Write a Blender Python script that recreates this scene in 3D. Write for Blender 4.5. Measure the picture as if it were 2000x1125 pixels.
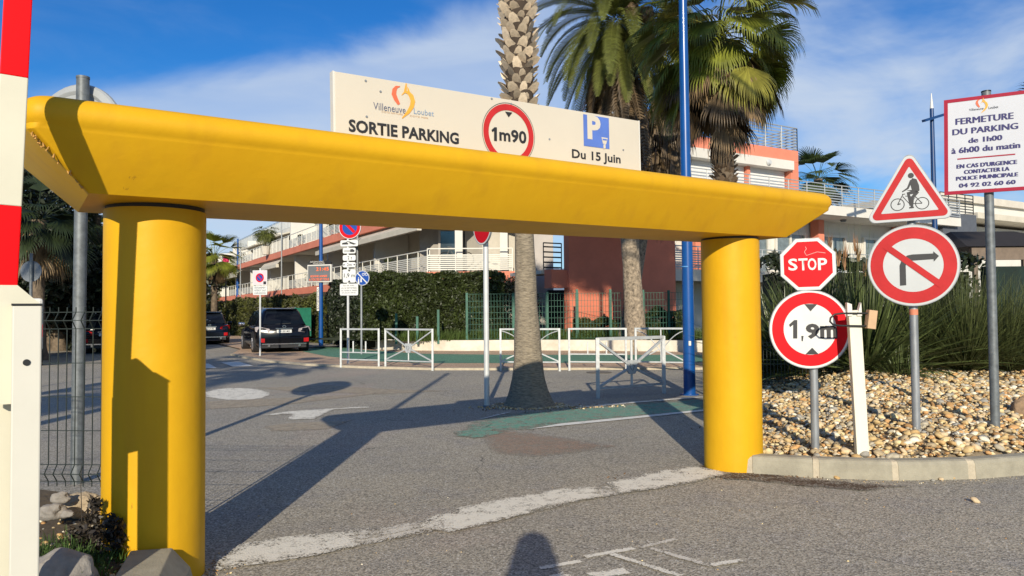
import bpy, bmesh, math, random
import numpy as np
from mathutils import Vector, Matrix, noise
random.seed(7); rng = np.random.default_rng(7)
SC = bpy.context.scene; COL = SC.collection
for o in list(bpy.data.objects): bpy.data.objects.remove(o)
# ---------------------------------------------------------------- camera
F, H0 = 1440.0, 1.5
PITCH, ROLL = math.atan(43.5/1440), -0.008
cd = bpy.data.cameras.new('camera'); cam = bpy.data.objects.new('camera', cd); COL.objects.link(cam); SC.camera = cam
fw = Vector((0, math.cos(PITCH), math.sin(PITCH))); up0 = Vector((0, -math.sin(PITCH), math.cos(PITCH))); r0 = Vector((1, 0, 0))
rt = r0*math.cos(ROLL)+up0*math.sin(ROLL); upv = -r0*math.sin(ROLL)+up0*math.cos(ROLL)
cam.matrix_world = Matrix(((rt.x, upv.x, -fw.x, 0), (rt.y, upv.y, -fw.y, 0), (rt.z, upv.z, -fw.z, H0), (0, 0, 0, 1)))
cd.lens = 36*F/2000; cd.sensor_width = 36; cd.clip_end = 6000; cd.clip_start = .01
# ---------------------------------------------------------------- light
SUN_EL, SUN_AZ = math.radians(21.4), math.radians(1.6)     # shadows fall away from the camera (+Y, a touch to +X)
sdir = Vector((math.sin(SUN_AZ)*math.cos(SUN_EL), math.cos(SUN_AZ)*math.cos(SUN_EL), -math.sin(SUN_EL)))
sl = bpy.data.lights.new('sun', 'SUN'); sl.energy = 5.0; sl.angle = math.radians(.5); sl.color = (1, .90, .73)
so = bpy.data.objects.new('sun', sl); COL.objects.link(so); so.rotation_euler = sdir.to_track_quat('-Z', 'Y').to_euler()
W = bpy.data.worlds.new('World'); SC.world = W; W.use_nodes = True
def build_world():
    nt = W.node_tree; nt.nodes.clear(); N = nt.nodes.new; L = nt.links.new
    out = N('ShaderNodeOutputWorld'); bg = N('ShaderNodeBackground'); bg.inputs[1].default_value = .074
    sky = N('ShaderNodeTexSky'); sky.sky_type = 'NISHITA'; sky.sun_disc = False
    sky.sun_elevation = SUN_EL; sky.sun_rotation = math.radians(180)+SUN_AZ; sky.air_density = 1.0; sky.dust_density = .05; sky.ozone_density = 2.5
    tc = N('ShaderNodeTexCoord'); sep = N('ShaderNodeSeparateXYZ'); L(tc.outputs['Generated'], sep.inputs[0])
    def M(op, a, b=None, c=None):
        m = N('ShaderNodeMath'); m.operation = op
        for i, v in enumerate((a, b, c)):
            if v is None: continue
            if isinstance(v, (int, float)): m.inputs[i].default_value = v
            else: L(v, m.inputs[i])
        return m.outputs[0]
    az = M('ARCTAN2', sep.outputs[0], sep.outputs[1]); el = M('ARCSINE', sep.outputs[2])
    def smooth(v, a, b):
        mr = N('ShaderNodeMapRange'); mr.interpolation_type = 'SMOOTHSTEP'; L(v, mr.inputs[0]); mr.inputs[1].default_value = a; mr.inputs[2].default_value = b; return mr.outputs[0]
    def nz(sx, sy, sc, det, w=0):
        cmb = N('ShaderNodeCombineXYZ'); L(M('MULTIPLY', az, sx), cmb.inputs[0]); L(M('MULTIPLY', el, sy), cmb.inputs[1]); cmb.inputs[2].default_value = w
        n = N('ShaderNodeTexNoise'); n.inputs['Scale'].default_value = sc; n.inputs['Detail'].default_value = det; n.inputs['Roughness'].default_value = .55; n.inputs['Distortion'].default_value = .5
        L(cmb.outputs[0], n.inputs['Vector']); return n.outputs[0]
    big = nz(1, 2.2, 2.6, 6, 3.1); fine = nz(2.0, 7, 2.4, 8, 9.3); wisp = nz(1.6, 9, 5, 9, 1.7)
    # a bank of thin cloud whose upper edge climbs from left to right, loose veils on the right
    edge = M('ADD', M('MULTIPLY', M('ADD', az, .62), .30), .245)
    edge = M('ADD', edge, M('MULTIPLY', M('SUBTRACT', big, .5), .16))
    d = M('SUBTRACT', edge, el)
    left = M('MULTIPLY', smooth(d, -.004, .05), M('SUBTRACT', 1.0, smooth(az, .02, .2)))
    left = M('MULTIPLY', left, smooth(az, -.68, -.5))
    right = M('MULTIPLY', smooth(M('ADD', big, M('MULTIPLY', fine, .22)), .44, .80), smooth(az, .1, .36))
    lowv = M('SUBTRACT', 1.0, smooth(el, .02, .30))
    veil = M('MULTIPLY', smooth(fine, .36, .74), M('ADD', M('MULTIPLY', lowv, .45), .16))
    m = M('MAXIMUM', M('MULTIPLY', left, M('ADD', .54, M('MULTIPLY', fine, .30))), M('MULTIPLY', right, .88))
    m = M('MINIMUM', M('ADD', m, M('MULTIPLY', veil, .55)), .9)
    m = M('MULTIPLY', m, M('ADD', .88, M('MULTIPLY', wisp, .24)))
    hs = N('ShaderNodeHueSaturation'); hs.inputs['Saturation'].default_value = 1.3; hs.inputs['Value'].default_value = 1.0; L(sky.outputs[0], hs.inputs['Color'])
    mul = N('ShaderNodeMix'); mul.data_type = 'RGBA'; mul.blend_type = 'MULTIPLY'; mul.inputs[0].default_value = 1; L(hs.outputs[0], mul.inputs[6]); mul.inputs[7].default_value = (.52, 1.06, 1.52, 1)
    mx = N('ShaderNodeMix'); mx.data_type = 'RGBA'; L(m, mx.inputs[0]); L(mul.outputs[2], mx.inputs[6]); mx.inputs[7].default_value = (7.0, 8.2, 10.0, 1)
    L(mx.outputs[2], bg.inputs[0]); L(bg.outputs[0], out.inputs[0])
build_world()
SC.view_settings.view_transform = 'Standard'; SC.view_settings.look = 'None'; SC.view_settings.exposure = .15; SC.view_settings.gamma = 1; SC.view_settings.use_curve_mapping = False
# ---------------------------------------------------------------- helpers
def ray(px, py): return fw + rt*((px-1000)/F) + upv*((562.5-py)/F)
def at(px, py, Y): d = ray(px, py); k = Y/d.y; return Vector((d.x*k, Y, H0+d.z*k))
def G(px, py, z=0): d = ray(px, py); k = (z-H0)/d.z; return Vector((d.x*k, d.y*k, z))
def hx(s):
    v = [int(s[i:i+2], 16)/255 for i in (0, 2, 4)]; return tuple(c/12.92 if c <= .04045 else ((c+.055)/1.055)**2.4 for c in v)
MATS = {}
def mat(name, col, rough=.7, metal=0, var=.12, vs=4, bump=0, bs=60, spec=.5, emit=None, col2=None, coat=0, trans=0, obj_rand=0, isl_rand=0, stretch=None, sheen=0, tl=0):
    if name in MATS: return MATS[name]
    m = bpy.data.materials.new(name); m.use_nodes = True; nt = m.node_tree; b = nt.nodes['Principled BSDF']; N = nt.nodes.new; L = nt.links.new
    b.inputs['Roughness'].default_value = rough; b.inputs['Metallic'].default_value = metal; b.inputs['Specular IOR Level'].default_value = spec
    b.inputs['Coat Weight'].default_value = coat; b.inputs['Coat Roughness'].default_value = .08
    tc = N('ShaderNodeTexCoord'); vec = tc.outputs['Object']
    if stretch:
        mp = N('ShaderNodeMapping'); mp.inputs['Scale'].default_value = stretch; L(vec, mp.inputs[0]); vec = mp.outputs[0]
    n = N('ShaderNodeTexNoise'); n.inputs['Scale'].default_value = vs; n.inputs['Detail'].default_value = 7; n.inputs['Roughness'].default_value = .65; L(vec, n.inputs['Vector'])
    mr = N('ShaderNodeMapRange'); L(n.outputs[0], mr.inputs[0]); mr.inputs[1].default_value = .3; mr.inputs[2].default_value = .7
    mx = N('ShaderNodeMix'); mx.data_type = 'RGBA'
    c2 = col2 or tuple(c*(1-2*var) for c in col)
    mx.inputs[6].default_value = (*col, 1); mx.inputs[7].default_value = (*c2, 1); L(mr.outputs[0], mx.inputs[0]); c = mx.outputs[2]
    if obj_rand or isl_rand:
        if isl_rand: g = N('ShaderNodeNewGeometry'); r = g.outputs['Random Per Island']
        else: g = N('ShaderNodeObjectInfo'); r = g.outputs['Random']
        a = isl_rand or obj_rand
        mr2 = N('ShaderNodeMapRange'); L(r, mr2.inputs[0]); mr2.inputs[3].default_value = 1-a; mr2.inputs[4].default_value = 1+a
        hs = N('ShaderNodeHueSaturation'); L(mr2.outputs[0], hs.inputs['Value']); L(c, hs.inputs['Color']); c = hs.outputs[0]
    L(c, b.inputs['Base Color'])
    if bump:
        n2 = N('ShaderNodeTexNoise'); n2.inputs['Scale'].default_value = bs; n2.inputs['Detail'].default_value = 4; L(vec, n2.inputs['Vector'])
        bp = N('ShaderNodeBump'); bp.inputs['Strength'].default_value = bump; bp.inputs['Distance'].default_value = .02; L(n2.outputs[0], bp.inputs['Height']); L(bp.outputs[0], b.inputs['Normal'])
    if emit: b.inputs['Emission Color'].default_value = (*col, 1); b.inputs['Emission Strength'].default_value = emit
    if tl:
        out = nt.nodes['Material Output']; tr = N('ShaderNodeBsdfTranslucent'); L(c, tr.inputs[0]); ms = N('ShaderNodeMixShader'); ms.inputs[0].default_value = tl
        L(b.outputs[0], ms.inputs[1]); L(tr.outputs[0], ms.inputs[2]); L(ms.outputs[0], out.inputs[0])
    MATS[name] = m; return m
class MB:
    def __init__(s): s.v = []; s.f = []; s.mi = []
    def add(s, vs, fs, mi=0):
        b = len(s.v); s.v += [tuple(v) for v in vs]; s.f += [tuple(b+i for i in f) for f in fs]; s.mi += [mi]*len(fs); return s
    def box(s, x0, x1, y0, y1, z0, z1, mi=0, M=None):
        vs = [Vector((x, y, z)) for z in (z0, z1) for y in (y0, y1) for x in (x0, x1)]
        if M: vs = [M @ v for v in vs]
        return s.add(vs, [(0, 2, 3, 1), (4, 5, 7, 6), (0, 1, 5, 4), (2, 6, 7, 3), (0, 4, 6, 2), (1, 3, 7, 5)], mi)
    def bar(s, a, b, w, h=None, mi=0, upd=(0, 0, 1)):
        a = Vector(a); b = Vector(b); d = (b-a); L_ = d.length
        if L_ < 1e-6: return s
        d /= L_; u = Vector(upd)
        if abs(d.dot(u)) > .98: u = Vector((0, 1, 0))
        x = d.cross(u).normalized(); y = x.cross(d); h = h or w
        vs = [p+x*(sx*w/2)+y*(sy*h/2) for p in (a, b) for sx, sy in ((-1, -1), (1, -1), (1, 1), (-1, 1))]
        return s.add(vs, [(3, 2, 1, 0), (4, 5, 6, 7), (0, 1, 5, 4), (1, 2, 6, 5), (2, 3, 7, 6), (3, 0, 4, 7)], mi)
    def tube(s, pts, rad, n=12, mi=0, cap=True):
        pts = [Vector(p) for p in pts]; k = len(pts)
        rads = rad if isinstance(rad, (list, tuple)) else [rad]*k
        vs = []; x = None
        for i, p in enumerate(pts):
            d = (pts[min(i+1, k-1)]-pts[max(i-1, 0)]).normalized()
            if x is None:
                r = Vector((0, 1, 0)) if abs(d.z) > .9 else Vector((0, 0, 1)); x = d.cross(r).normalized()
            else: x = (x-d*x.dot(d)).normalized()
            y = d.cross(x)
            vs += [p+(x*math.cos(a)+y*math.sin(a))*rads[i] for a in [2*math.pi*j/n for j in range(n)]]
        fs = [(i*n+j, i*n+(j+1) % n, (i+1)*n+(j+1) % n, (i+1)*n+j) for i in range(k-1) for j in range(n)]
        if cap: fs += [tuple(range(n-1, -1, -1)), tuple(range((k-1)*n, k*n))]
        return s.add(vs, fs, mi)
    def prism(s, poly, M, z0, z1, mi=0):            # 2D polygon extruded in a local frame
        n = len(poly); vs = [M @ Vector((x, y, z)) for z in (z0, z1) for x, y in poly]
        return s.add(vs, [tuple(range(n-1, -1, -1)), tuple(range(n, 2*n))]+[(i, (i+1) % n, n+(i+1) % n, n+i) for i in range(n)], mi)
    def loft(s, loops, mi=0, cap=True):
        n = len(loops[0]); vs = [p for l in loops for p in l]; k = len(loops)
        fs = [(i*n+j, i*n+(j+1) % n, (i+1)*n+(j+1) % n, (i+1)*n+j) for i in range(k-1) for j in range(n)]
        if cap: fs += [tuple(range(n-1, -1, -1)), tuple(range((k-1)*n, k*n))]
        return s.add(vs, fs, mi)
    def build(s, name, mats, parent=None, smooth=False, auto=None, bevel=0, **tags):
        if not isinstance(mats, (list, tuple)): mats = [mats]
        me = bpy.data.meshes.new(name); me.from_pydata(s.v, [], s.f)
        for m in mats: me.materials.append(m)
        if any(s.mi): me.polygons.foreach_set('material_index', s.mi)
        if smooth:
            me.polygons.foreach_set('use_smooth', [True]*len(me.polygons))
            me.set_sharp_from_angle(angle=math.radians(auto or 40))
        me.update()
        return link(name, me, parent, bevel=bevel, **tags)
def link(name, me, parent=None, bevel=0, **tags):
    o = bpy.data.objects.new(name, me); COL.objects.link(o)
    if parent:
        o.parent = parent; o.matrix_parent_inverse = wm(parent).inverted()
    if bevel:
        bv = o.modifiers.new('bevel', 'BEVEL'); bv.width = bevel; bv.segments = 2; bv.limit_method = 'ANGLE'
    for k, v in tags.items(): o[k] = v
    return o
def wm(o):
    m = Matrix.LocRotScale(o.location, o.rotation_euler, o.scale)
    return (wm(o.parent) @ o.matrix_parent_inverse @ m) if o.parent else m
def thing(name, label, cat, loc, group=None):
    o = bpy.data.objects.new(name, None); COL.objects.link(o); o.location = loc; o.empty_display_size = .2
    o['label'] = label; o['category'] = cat
    if group: o['group'] = group
    return o
def struct(mb, name, m, **k): return mb.build(name, m, kind='structure', **k)
def sheet(name, pts, z, m, parent=None, **tags):
    mb = MB(); n = len(pts); mb.add([(p[0], p[1], z) for p in pts], [tuple(range(n))]); o = mb.build(name, m, parent, **tags)
    a = sum(pts[i][0]*pts[(i+1) % n][1]-pts[(i+1) % n][0]*pts[i][1] for i in range(n))
    if a < 0: o.data.flip_normals()
    if m.name.startswith(FADED):                       # ragged edges: paint is whole inside, worn away along its outline
        bm = bmesh.new(); bm.from_mesh(o.data); ps = [v.co.copy() for v in bm.verts]; ar = abs(a)/2; per = sum((ps[i]-ps[(i+1) % n]).length for i in range(n))
        lay = bm.verts.layers.float.new('core'); bmesh.ops.triangulate(bm, faces=bm.faces[:]); bmesh.ops.inset_region(bm, faces=bm.faces[:], thickness=min(.30 if m.name.startswith(('faded_red', 'worn_green')) else .09, ar/per*.6), use_even_offset=True, use_boundary=True)
        edge = {v for e in bm.edges if e.is_boundary for v in e.verts}
        for v in bm.verts: v[lay] = 0 if v in edge else 1
        bm.to_mesh(o.data); bm.free()
    return o
FADED = ('worn_white', 'faint_white', 'worn_green', 'faded_red', 'tan_repair', 'brown_stain')
def frame(O, x, y):                                  # local frame: x right, y up, z towards the viewer
    x = Vector(x).normalized(); y = Vector(y); z = x.cross(y).normalized(); y = z.cross(x)
    return Matrix(((x.x, y.x, z.x, O[0]), (x.y, y.y, z.y, O[1]), (x.z, y.z, z.z, O[2]), (0, 0, 0, 1)))
def facing(O, yaw, tilt=0):                          # yaw: angle of the normal from -Y towards -X
    c, s = math.cos(yaw), math.sin(yaw); x = Vector((c, -s, 0)); z = Vector((-s, -c, 0)); y = Vector((0, 0, 1))
    if tilt: x, y = x*math.cos(tilt)+y*math.sin(tilt), y*math.cos(tilt)-x*math.sin(tilt)
    return frame(O, x, y)
def circ(r, n=48, cx=0, cy=0, a0=0, a1=2*math.pi):
    full = abs(a1-a0-2*math.pi) < 1e-6; k = n if full else n+1
    return [(cx+r*math.cos(a0+(a1-a0)*i/n), cy+r*math.sin(a0+(a1-a0)*i/n)) for i in range(k)]
def rrect(x0, x1, y0, y1, r, n=5):
    p = []
    for cx, cy, a in ((x1-r, y1-r, 0), (x0+r, y1-r, 90), (x0+r, y0+r, 180), (x1-r, y0+r, 270)):
        p += [(cx+r*math.cos(math.radians(a+90*i/n)), cy+r*math.sin(math.radians(a+90*i/n))) for i in range(n+1)]
    return p
def flat(name, poly, M, lay, m, parent, th=.0012):
    return MB().prism(poly, M, lay, lay+th).build(name, m, parent)
def ring(name, r0_, r1_, M, lay, m, parent, n=56, sy=1):
    mb = MB(); vs = []
    for r in (r0_, r1_): vs += [M @ Vector((x, y*sy, lay)) for x, y in circ(r, n)]
    mb.add(vs, [(i, (i+1) % n, n+(i+1) % n, n+i) for i in range(n)][::1]); o = mb.build(name, m, parent); o.data.flip_normals(); return o
def ribbon(pts, ws):                                  # 2D stroke outline of varying width
    L_, R_ = [], []
    for i, (x, y) in enumerate(pts):
        a = pts[max(i-1, 0)]; b = pts[min(i+1, len(pts)-1)]; dx, dy = b[0]-a[0], b[1]-a[1]; l = math.hypot(dx, dy) or 1; w = ws[i] if isinstance(ws, (list, tuple)) else ws
        L_.append((x-dy/l*w/2, y+dx/l*w/2)); R_.append((x+dy/l*w/2, y-dx/l*w/2))
    return L_, R_
def stroke(name, pts, ws, M, lay, m, parent):
    L_, R_ = ribbon(pts, ws); n = len(pts); mb = MB()
    mb.add([M @ Vector((x, y, lay)) for x, y in R_+L_], [(i, i+1, n+i+1, n+i) for i in range(n-1)]); return mb.build(name, m, parent)
def text(s, M, x0, y0, x1, y1, m, parent, lay=.004, bold=.02, name='lettering', sub=None):
    """lettering fitted into the box x0..x1, y0..y1 of a frame"""
    cu = bpy.data.curves.new('t', 'FONT'); cu.body = s; cu.size = 1; cu.offset = bold; cu.resolution_u = 3; cu.space_character = 1.02
    ob = bpy.data.objects.new('t', cu); COL.objects.link(ob); bpy.context.view_layer.update()
    me = bpy.data.meshes.new_from_object(ob.evaluated_get(bpy.context.evaluated_depsgraph_get())); bpy.data.objects.remove(ob); bpy.data.curves.remove(cu)
    n = len(me.vertices); co = np.empty(n*3); me.vertices.foreach_get('co', co); co = co.reshape(-1, 3)
    mn, mxx = co.min(0), co.max(0); co[:, 0] = x0+(co[:, 0]-mn[0])/(mxx[0]-mn[0])*(x1-x0); co[:, 1] = y0+(co[:, 1]-mn[1])/max(mxx[1]-mn[1], 1e-6)*(y1-y0); co[:, 2] = lay
    A = np.array(M); co = co @ A[:3, :3].T + A[:3, 3]; me.vertices.foreach_set('co', co.ravel()); me.materials.clear(); me.materials.append(m); me.update(); me.name = name
    return link(name, me, parent)
def loc2(M, px, py):                                  # where a pixel's ray meets a frame's plane, in the frame's own coordinates
    d = ray(px, py); O = M.translation; n = Vector((M[0][2], M[1][2], M[2][2])); c0 = Vector((0, 0, H0)); k = (O-c0).dot(n)/d.dot(n); p = M.inverted() @ (c0+d*k); return p.x, p.y
def copy_tree(o, parent=None, **tags):
    c = o.copy(); COL.objects.link(c)
    if parent: c.parent = parent
    for ch in list(o.children): copy_tree(ch, c)
    for k, v in tags.items(): c[k] = v
    return c
# ---------------------------------------------------------------- materials
white_paint = mat('white_paint', (.68, .66, .60), .4, var=.04, vs=6)
cream = mat('cream_wall', (.60, .555, .47), .8, var=.09, vs=1.2, bump=.1)
wallwhite = mat('white_render', (.66, .64, .58), .85, var=.07, vs=.9, bump=.1)
coral = mat('coral_render', (.72, .235, .145), .85, var=.10, vs=1.1, bump=.15)
coral_dark = mat('coral_wall_paint', (.68, .20, .115), .85, var=.10, vs=.9, bump=.15)
greywall = mat('grey_render', (.48, .44, .40), .85, var=.08, vs=1.2, bump=.1)
darkin = mat('dark_interior', (.035, .037, .036), .8)
glass = mat('window_glass', (.05, .065, .075), .08, var=.3, vs=.6, spec=.9)
galv = mat('galvanised_steel', (.33, .35, .37), .48, .35, var=.2, vs=14, stretch=(1, 1, .3))
palegalv = mat('pale_galvanised_steel', (.55, .57, .57), .45, .25, var=.15, vs=12)
darkgalv = mat('weathered_steel', (.19, .21, .22), .55, .3, var=.25, vs=16)
blue = mat('blue_paint', (.006, .075, .29), .32, var=.1, vs=4, coat=.15)
blackm = mat('black_print', (.015, .015, .017), .5, var=.02)
charcoal = mat('charcoal_print', (.03, .03, .032), .5, var=.2)
navy = mat('navy_print', (.03, .025, .13), .5, var=.03)
redp = mat('red_sheeting', (.60, .004, .010), .45, var=.10, vs=5, spec=.15)
redf = mat('faded_red_sheeting', (.50, .030, .032), .45, var=.10, vs=5, spec=.15)
pinkred = mat('dull_red_border', (.36, .020, .045), .45, var=.08, spec=.2)
whitesh = mat('white_sheeting', (.66, .67, .65), .38, var=.07, vs=3)
greysh = mat('grey_white_sheeting', (.54, .56, .56), .3, var=.06, vs=1.5)
bluesh = mat('blue_sheeting', (.01, .065, .32), .45, var=.06, spec=.2)
blackiron = mat('black_iron', (.012, .013, .013), .45, var=.2)
wire = mat('dark_wire', (.02, .03, .026), .5, var=.2)
greenwire = mat('green_wire', (.015, .12, .075), .5, var=.2)
rubber = mat('rubber', (.015, .015, .016), .85, var=.2)
# ---------------------------------------------------------------- ground materials
def asphalt_mat(name, paint=None, wear=.5, tint=(1, 1, 1), base=.29):
    m = bpy.data.materials.new(name); m.use_nodes = True; nt = m.node_tree; b = nt.nodes['Principled BSDF']; N = nt.nodes.new; L = nt.links.new
    b.inputs['Roughness'].default_value = .85; b.inputs['Specular IOR Level'].default_value = .25
    tc = N('ShaderNodeTexCoord'); V = tc.outputs['Object']
    def noi(sc, det=4, rough=.6, dist=0):
        n = N('ShaderNodeTexNoise'); n.inputs['Scale'].default_value = sc; n.inputs['Detail'].default_value = det; n.inputs['Roughness'].default_value = rough; n.inputs['Distortion'].default_value = dist; L(V, n.inputs['Vector']); return n.outputs[0]
    def rng_(v, a, b_, c=0, d=1):
        r = N('ShaderNodeMapRange'); L(v, r.inputs[0]); r.inputs[1].default_value = a; r.inputs[2].default_value = b_; r.inputs[3].default_value = c; r.inputs[4].default_value = d; return r.outputs[0]
    def mix(f, a, b_, t='MIX'):
        x = N('ShaderNodeMix'); x.data_type = 'RGBA'; x.blend_type = t
        for i, v in ((0, f), (6, a), (7, b_)):
            if isinstance(v, (int, float)): x.inputs[i].default_value = v
            elif isinstance(v, tuple): x.inputs[i].default_value = (*v, 1)
            else: L(v, x.inputs[i])
        return x.outputs[2]
    vo = N('ShaderNodeTexVoronoi'); vo.inputs['Scale'].default_value = 95; L(V, vo.inputs['Vector'])
    st = N('ShaderNodeSeparateColor'); L(vo.outputs['Color'], st.inputs[0])
    ag = rng_(st.outputs[0], 0, 1, .48, 1.52)
    bright = rng_(st.outputs[1], .93, .99, 0, 1)
    c0 = mix(rng_(noi(.35, 5), .35, .65), tuple(base*t for t in (1.17, 1.05, .83)), tuple(base*.84*t for t in (1.12, 1.03, .86)))
    c0 = mix(rng_(noi(2.2, 6), .5, .72), c0, tuple(base*.86*t for t in (1.08, 1.0, .88)))
    c0 = mix(rng_(noi(.22, 4, dist=1), .56, .66, 0, .5), c0, tuple(base*t for t in (1.25, 1.0, .82)))
    agc = N('ShaderNodeCombineColor');  [L(ag, agc.inputs[i]) for i in range(3)]
    c1 = mix(1.0, c0, agc.outputs[0], 'MULTIPLY'); c1 = mix(bright, c1, (.55, .52, .46))
    c1 = mix(1.0, c1, tint, 'MULTIPLY')
    # fine cracks
    vc = N('ShaderNodeTexVoronoi'); vc.feature = 'DISTANCE_TO_EDGE'; vc.inputs['Scale'].default_value = .33
    wv = N('ShaderNodeVectorMath'); wv.operation = 'ADD'; nn = N('ShaderNodeTexNoise'); nn.inputs['Scale'].default_value = 1.6; nn.inputs['Detail'].default_value = 6; L(V, nn.inputs['Vector']); sc2 = N('ShaderNodeVectorMath'); sc2.operation = 'SCALE'; sc2.inputs['Scale'].default_value = .9; L(nn.outputs['Color'], sc2.inputs[0]); L(V, wv.inputs[0]); L(sc2.outputs[0], wv.inputs[1]); L(wv.outputs[0], vc.inputs['Vector'])
    crack = rng_(vc.outputs['Distance'], .001, .004, .75, 0)
    gate = N('ShaderNodeMath'); gate.operation = 'MULTIPLY'; L(crack, gate.inputs[0]); L(rng_(noi(.5, 3), .48, .6), gate.inputs[1])
    c1 = mix(gate.outputs[0], c1, (.035, .033, .03))
    if paint:
        w = N('ShaderNodeMath'); w.operation = 'ADD'; L(noi(7, 8, .75), w.inputs[0]); L(rng_(st.outputs[2], 0, 1, -.10, .10), w.inputs[1])
        at_ = N('ShaderNodeAttribute'); at_.attribute_name = 'core'; w0 = w; w = N('ShaderNodeMath'); w.operation = 'ADD'; L(w0.outputs[0], w.inputs[0])
        if name.startswith(FADED): L(rng_(at_.outputs['Fac'], 0, 1, -.12, .05), w.inputs[1])
        else: w.inputs[1].default_value = 0
        mk = rng_(w.outputs[0], wear-.05, wear+.09)
        c1 = mix(mk, c1, paint)
    L(c1, b.inputs['Base Color'])
    bp = N('ShaderNodeBump'); bp.inputs['Strength'].default_value = .55; bp.inputs['Distance'].default_value = .004; L(vo.outputs['Distance'], bp.inputs['Height']); L(bp.outputs[0], b.inputs['Normal'])
    if paint:      # worn away where the noise bites: bare asphalt shows through
        out = nt.nodes['Material Output']; tr = N('ShaderNodeBsdfTransparent'); ms = N('ShaderNodeMixShader'); th = rng_(w.outputs[0], wear-.10, wear-.03) if not name.startswith(('faded_red', 'tan_repair')) else rng_(w.outputs[0], wear-.22, wear+.30, 0, .8); L(th, ms.inputs[0]); L(tr.outputs[0], ms.inputs[1]); L(b.outputs[0], ms.inputs[2]); L(ms.outputs[0], out.inputs[0])
    return m
asph = asphalt_mat('asphalt'); mark = asphalt_mat('worn_white_marking', (.74, .70, .60), .43); mark_thin = asphalt_mat('faint_white_marking', (.62, .58, .50), .47); markw = asphalt_mat('white_marking', (.72, .70, .64), .34)
greenp = asphalt_mat('worn_green_paint', (.12, .30, .22), .50); redpatch = asphalt_mat('faded_red_surfacing', (.40, .28, .205), .46); tanpatch = asphalt_mat('tan_repair', (.46, .39, .29), .36)
pave = asphalt_mat('pinkish_pavement', tint=(1.35, 1.05, .86), base=.33); cyc = asphalt_mat('green_cycle_surface', tint=(.42, 1.0, .82), base=.24)
darkstain = asphalt_mat('brown_stain', (.07, .045, .028), .47)
concrete = mat('kerb_concrete', (.36, .33, .25), .85, var=.16, vs=7, bump=.25, bs=90); mortar = mat('kerb_mortar', (.52, .45, .33), .9, var=.15, vs=12, bump=.3)
earth = mat('earth', (.11, .085, .055), .95, var=.25, vs=5, bump=.6, bs=25)
grassm = mat('grass_blade', (.085, .16, .03), .7, var=.25, vs=2, isl_rand=.35, tl=.25)
# ---------------------------------------------------------------- ground
mb = MB(); S = 1500; mb.add([(-S, -S, 0), (S, -S, 0), (S, S, 0), (-S, S, 0)], [(0, 1, 2, 3)]); struct(mb, 'ground', asph)
# far pavement with kerb, cycle track on it
kerb_px = [(452, 694), (480, 700), (530, 708), (600, 714), (700, 719), (850, 723), (1000, 723), (1200, 722), (1400, 722), (1700, 722)]
kp = [G(*p) for p in kerb_px]; back = [Vector((14, 27.2, 0)), Vector((-2, 27.2, 0)), Vector((-5.2, 28, 0)), Vector((-8, 31, 0)), Vector((-26, 62, 0)), Vector((-28, 60, 0)), G(470, 684)]
sheet('pavement', [(p.x, p.y) for p in kp+back], .05, pave, kind='structure')
mb = MB()
ktop = [(p.x, p.y) for p in kp]
for i in range(len(kp)-1):
    a, b = kp[i], kp[i+1]; d = (b-a).normalized(); n_ = Vector((d.y, -d.x, 0))
    M = frame(a, d, Vector((0, 0, 1))); mb.box(0, (b-a).length+.002*(i % 2), -.01, .056+.0007*(i % 2), -.12, .03)
    mb2 = None
    for j in range(8): mb.v[-8+j] = tuple(M @ Vector(mb.v[-8+j]))
struct(mb, 'kerb', mortar)
cy_px = [(1480, 693), (1000, 693), (830, 691), (720, 684), (650, 676), (618, 678), (590, 686), (640, 696), (740, 706), (850, 709), (1000, 709), (1480, 707)]
sheet('cycle_track', [tuple(G(x, y, .054).xy) for x, y in cy_px], .054, cyc, kind='structure')
# near green cycle strip, lines, patches
GZ = [0]
def gs(name, pts, z, m, **k): GZ[0] += 1; z += .0009*(GZ[0] % 14); return sheet(name, [tuple(G(x, y, z).xy) for x, y in pts], z, m, kind='structure', **k)
gs('cycle_lane', [(930, 820), (1000, 807), (1090, 798), (1240, 787), (1400, 776), (1400, 803), (1200, 820), (1040, 838), (960, 846), (900, 852), (885, 846)], .004, greenp)
gs('lane_line', [(1032, 838), (1100, 831), (1240, 817), (1400, 800), (1400, 797), (1240, 813), (1095, 827)], .008, markw)
gs('lane_line', [(930, 820), (985, 806), (1000, 804), (950, 816)], .008, markw)
gs('lane_line', [(1130, 797), (1250, 786), (1390, 775), (1390, 773), (1250, 783), (1130, 794)], .008, mark)
gs('red_patch', [(930, 836), (1010, 842), (1120, 856), (1205, 871), (1120, 885), (1040, 893), (960, 884)], .004, redpatch)
gs('cycle_lane', [(885, 842), (960, 832), (985, 845), (930, 856), (890, 852)], .004, greenp)
gs('stop_line', [(430, 1088), (600, 1046), (850, 1014), (1000, 974), (1180, 950), (1300, 925), (1400, 916), (1420, 926), (1290, 953), (1150, 975), (1000, 1011), (850, 1037), (640, 1079), (425, 1114)], .004, mark_thin)
gs('stop_line', [(425, 1086), (470, 1062), (560, 1047), (700, 1036), (705, 1064), (620, 1084), (520, 1099), (415, 1114)], .004, mark)
gs('stop_line', [(695, 1042), (760, 1032), (850, 1018), (850, 1024), (770, 1042), (695, 1056)], .004, mark_thin)
gs('stop_line', [(835, 1010), (900, 990), (1000, 969), (1100, 953), (1165, 950), (1178, 968), (1080, 989), (980, 1016), (880, 1040), (815, 1028)], .004, mark)
gs('stop_line', [(1185, 942), (1280, 920), (1355, 909), (1428, 924), (1360, 941), (1280, 955), (1205, 964)], .004, mark)
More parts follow.
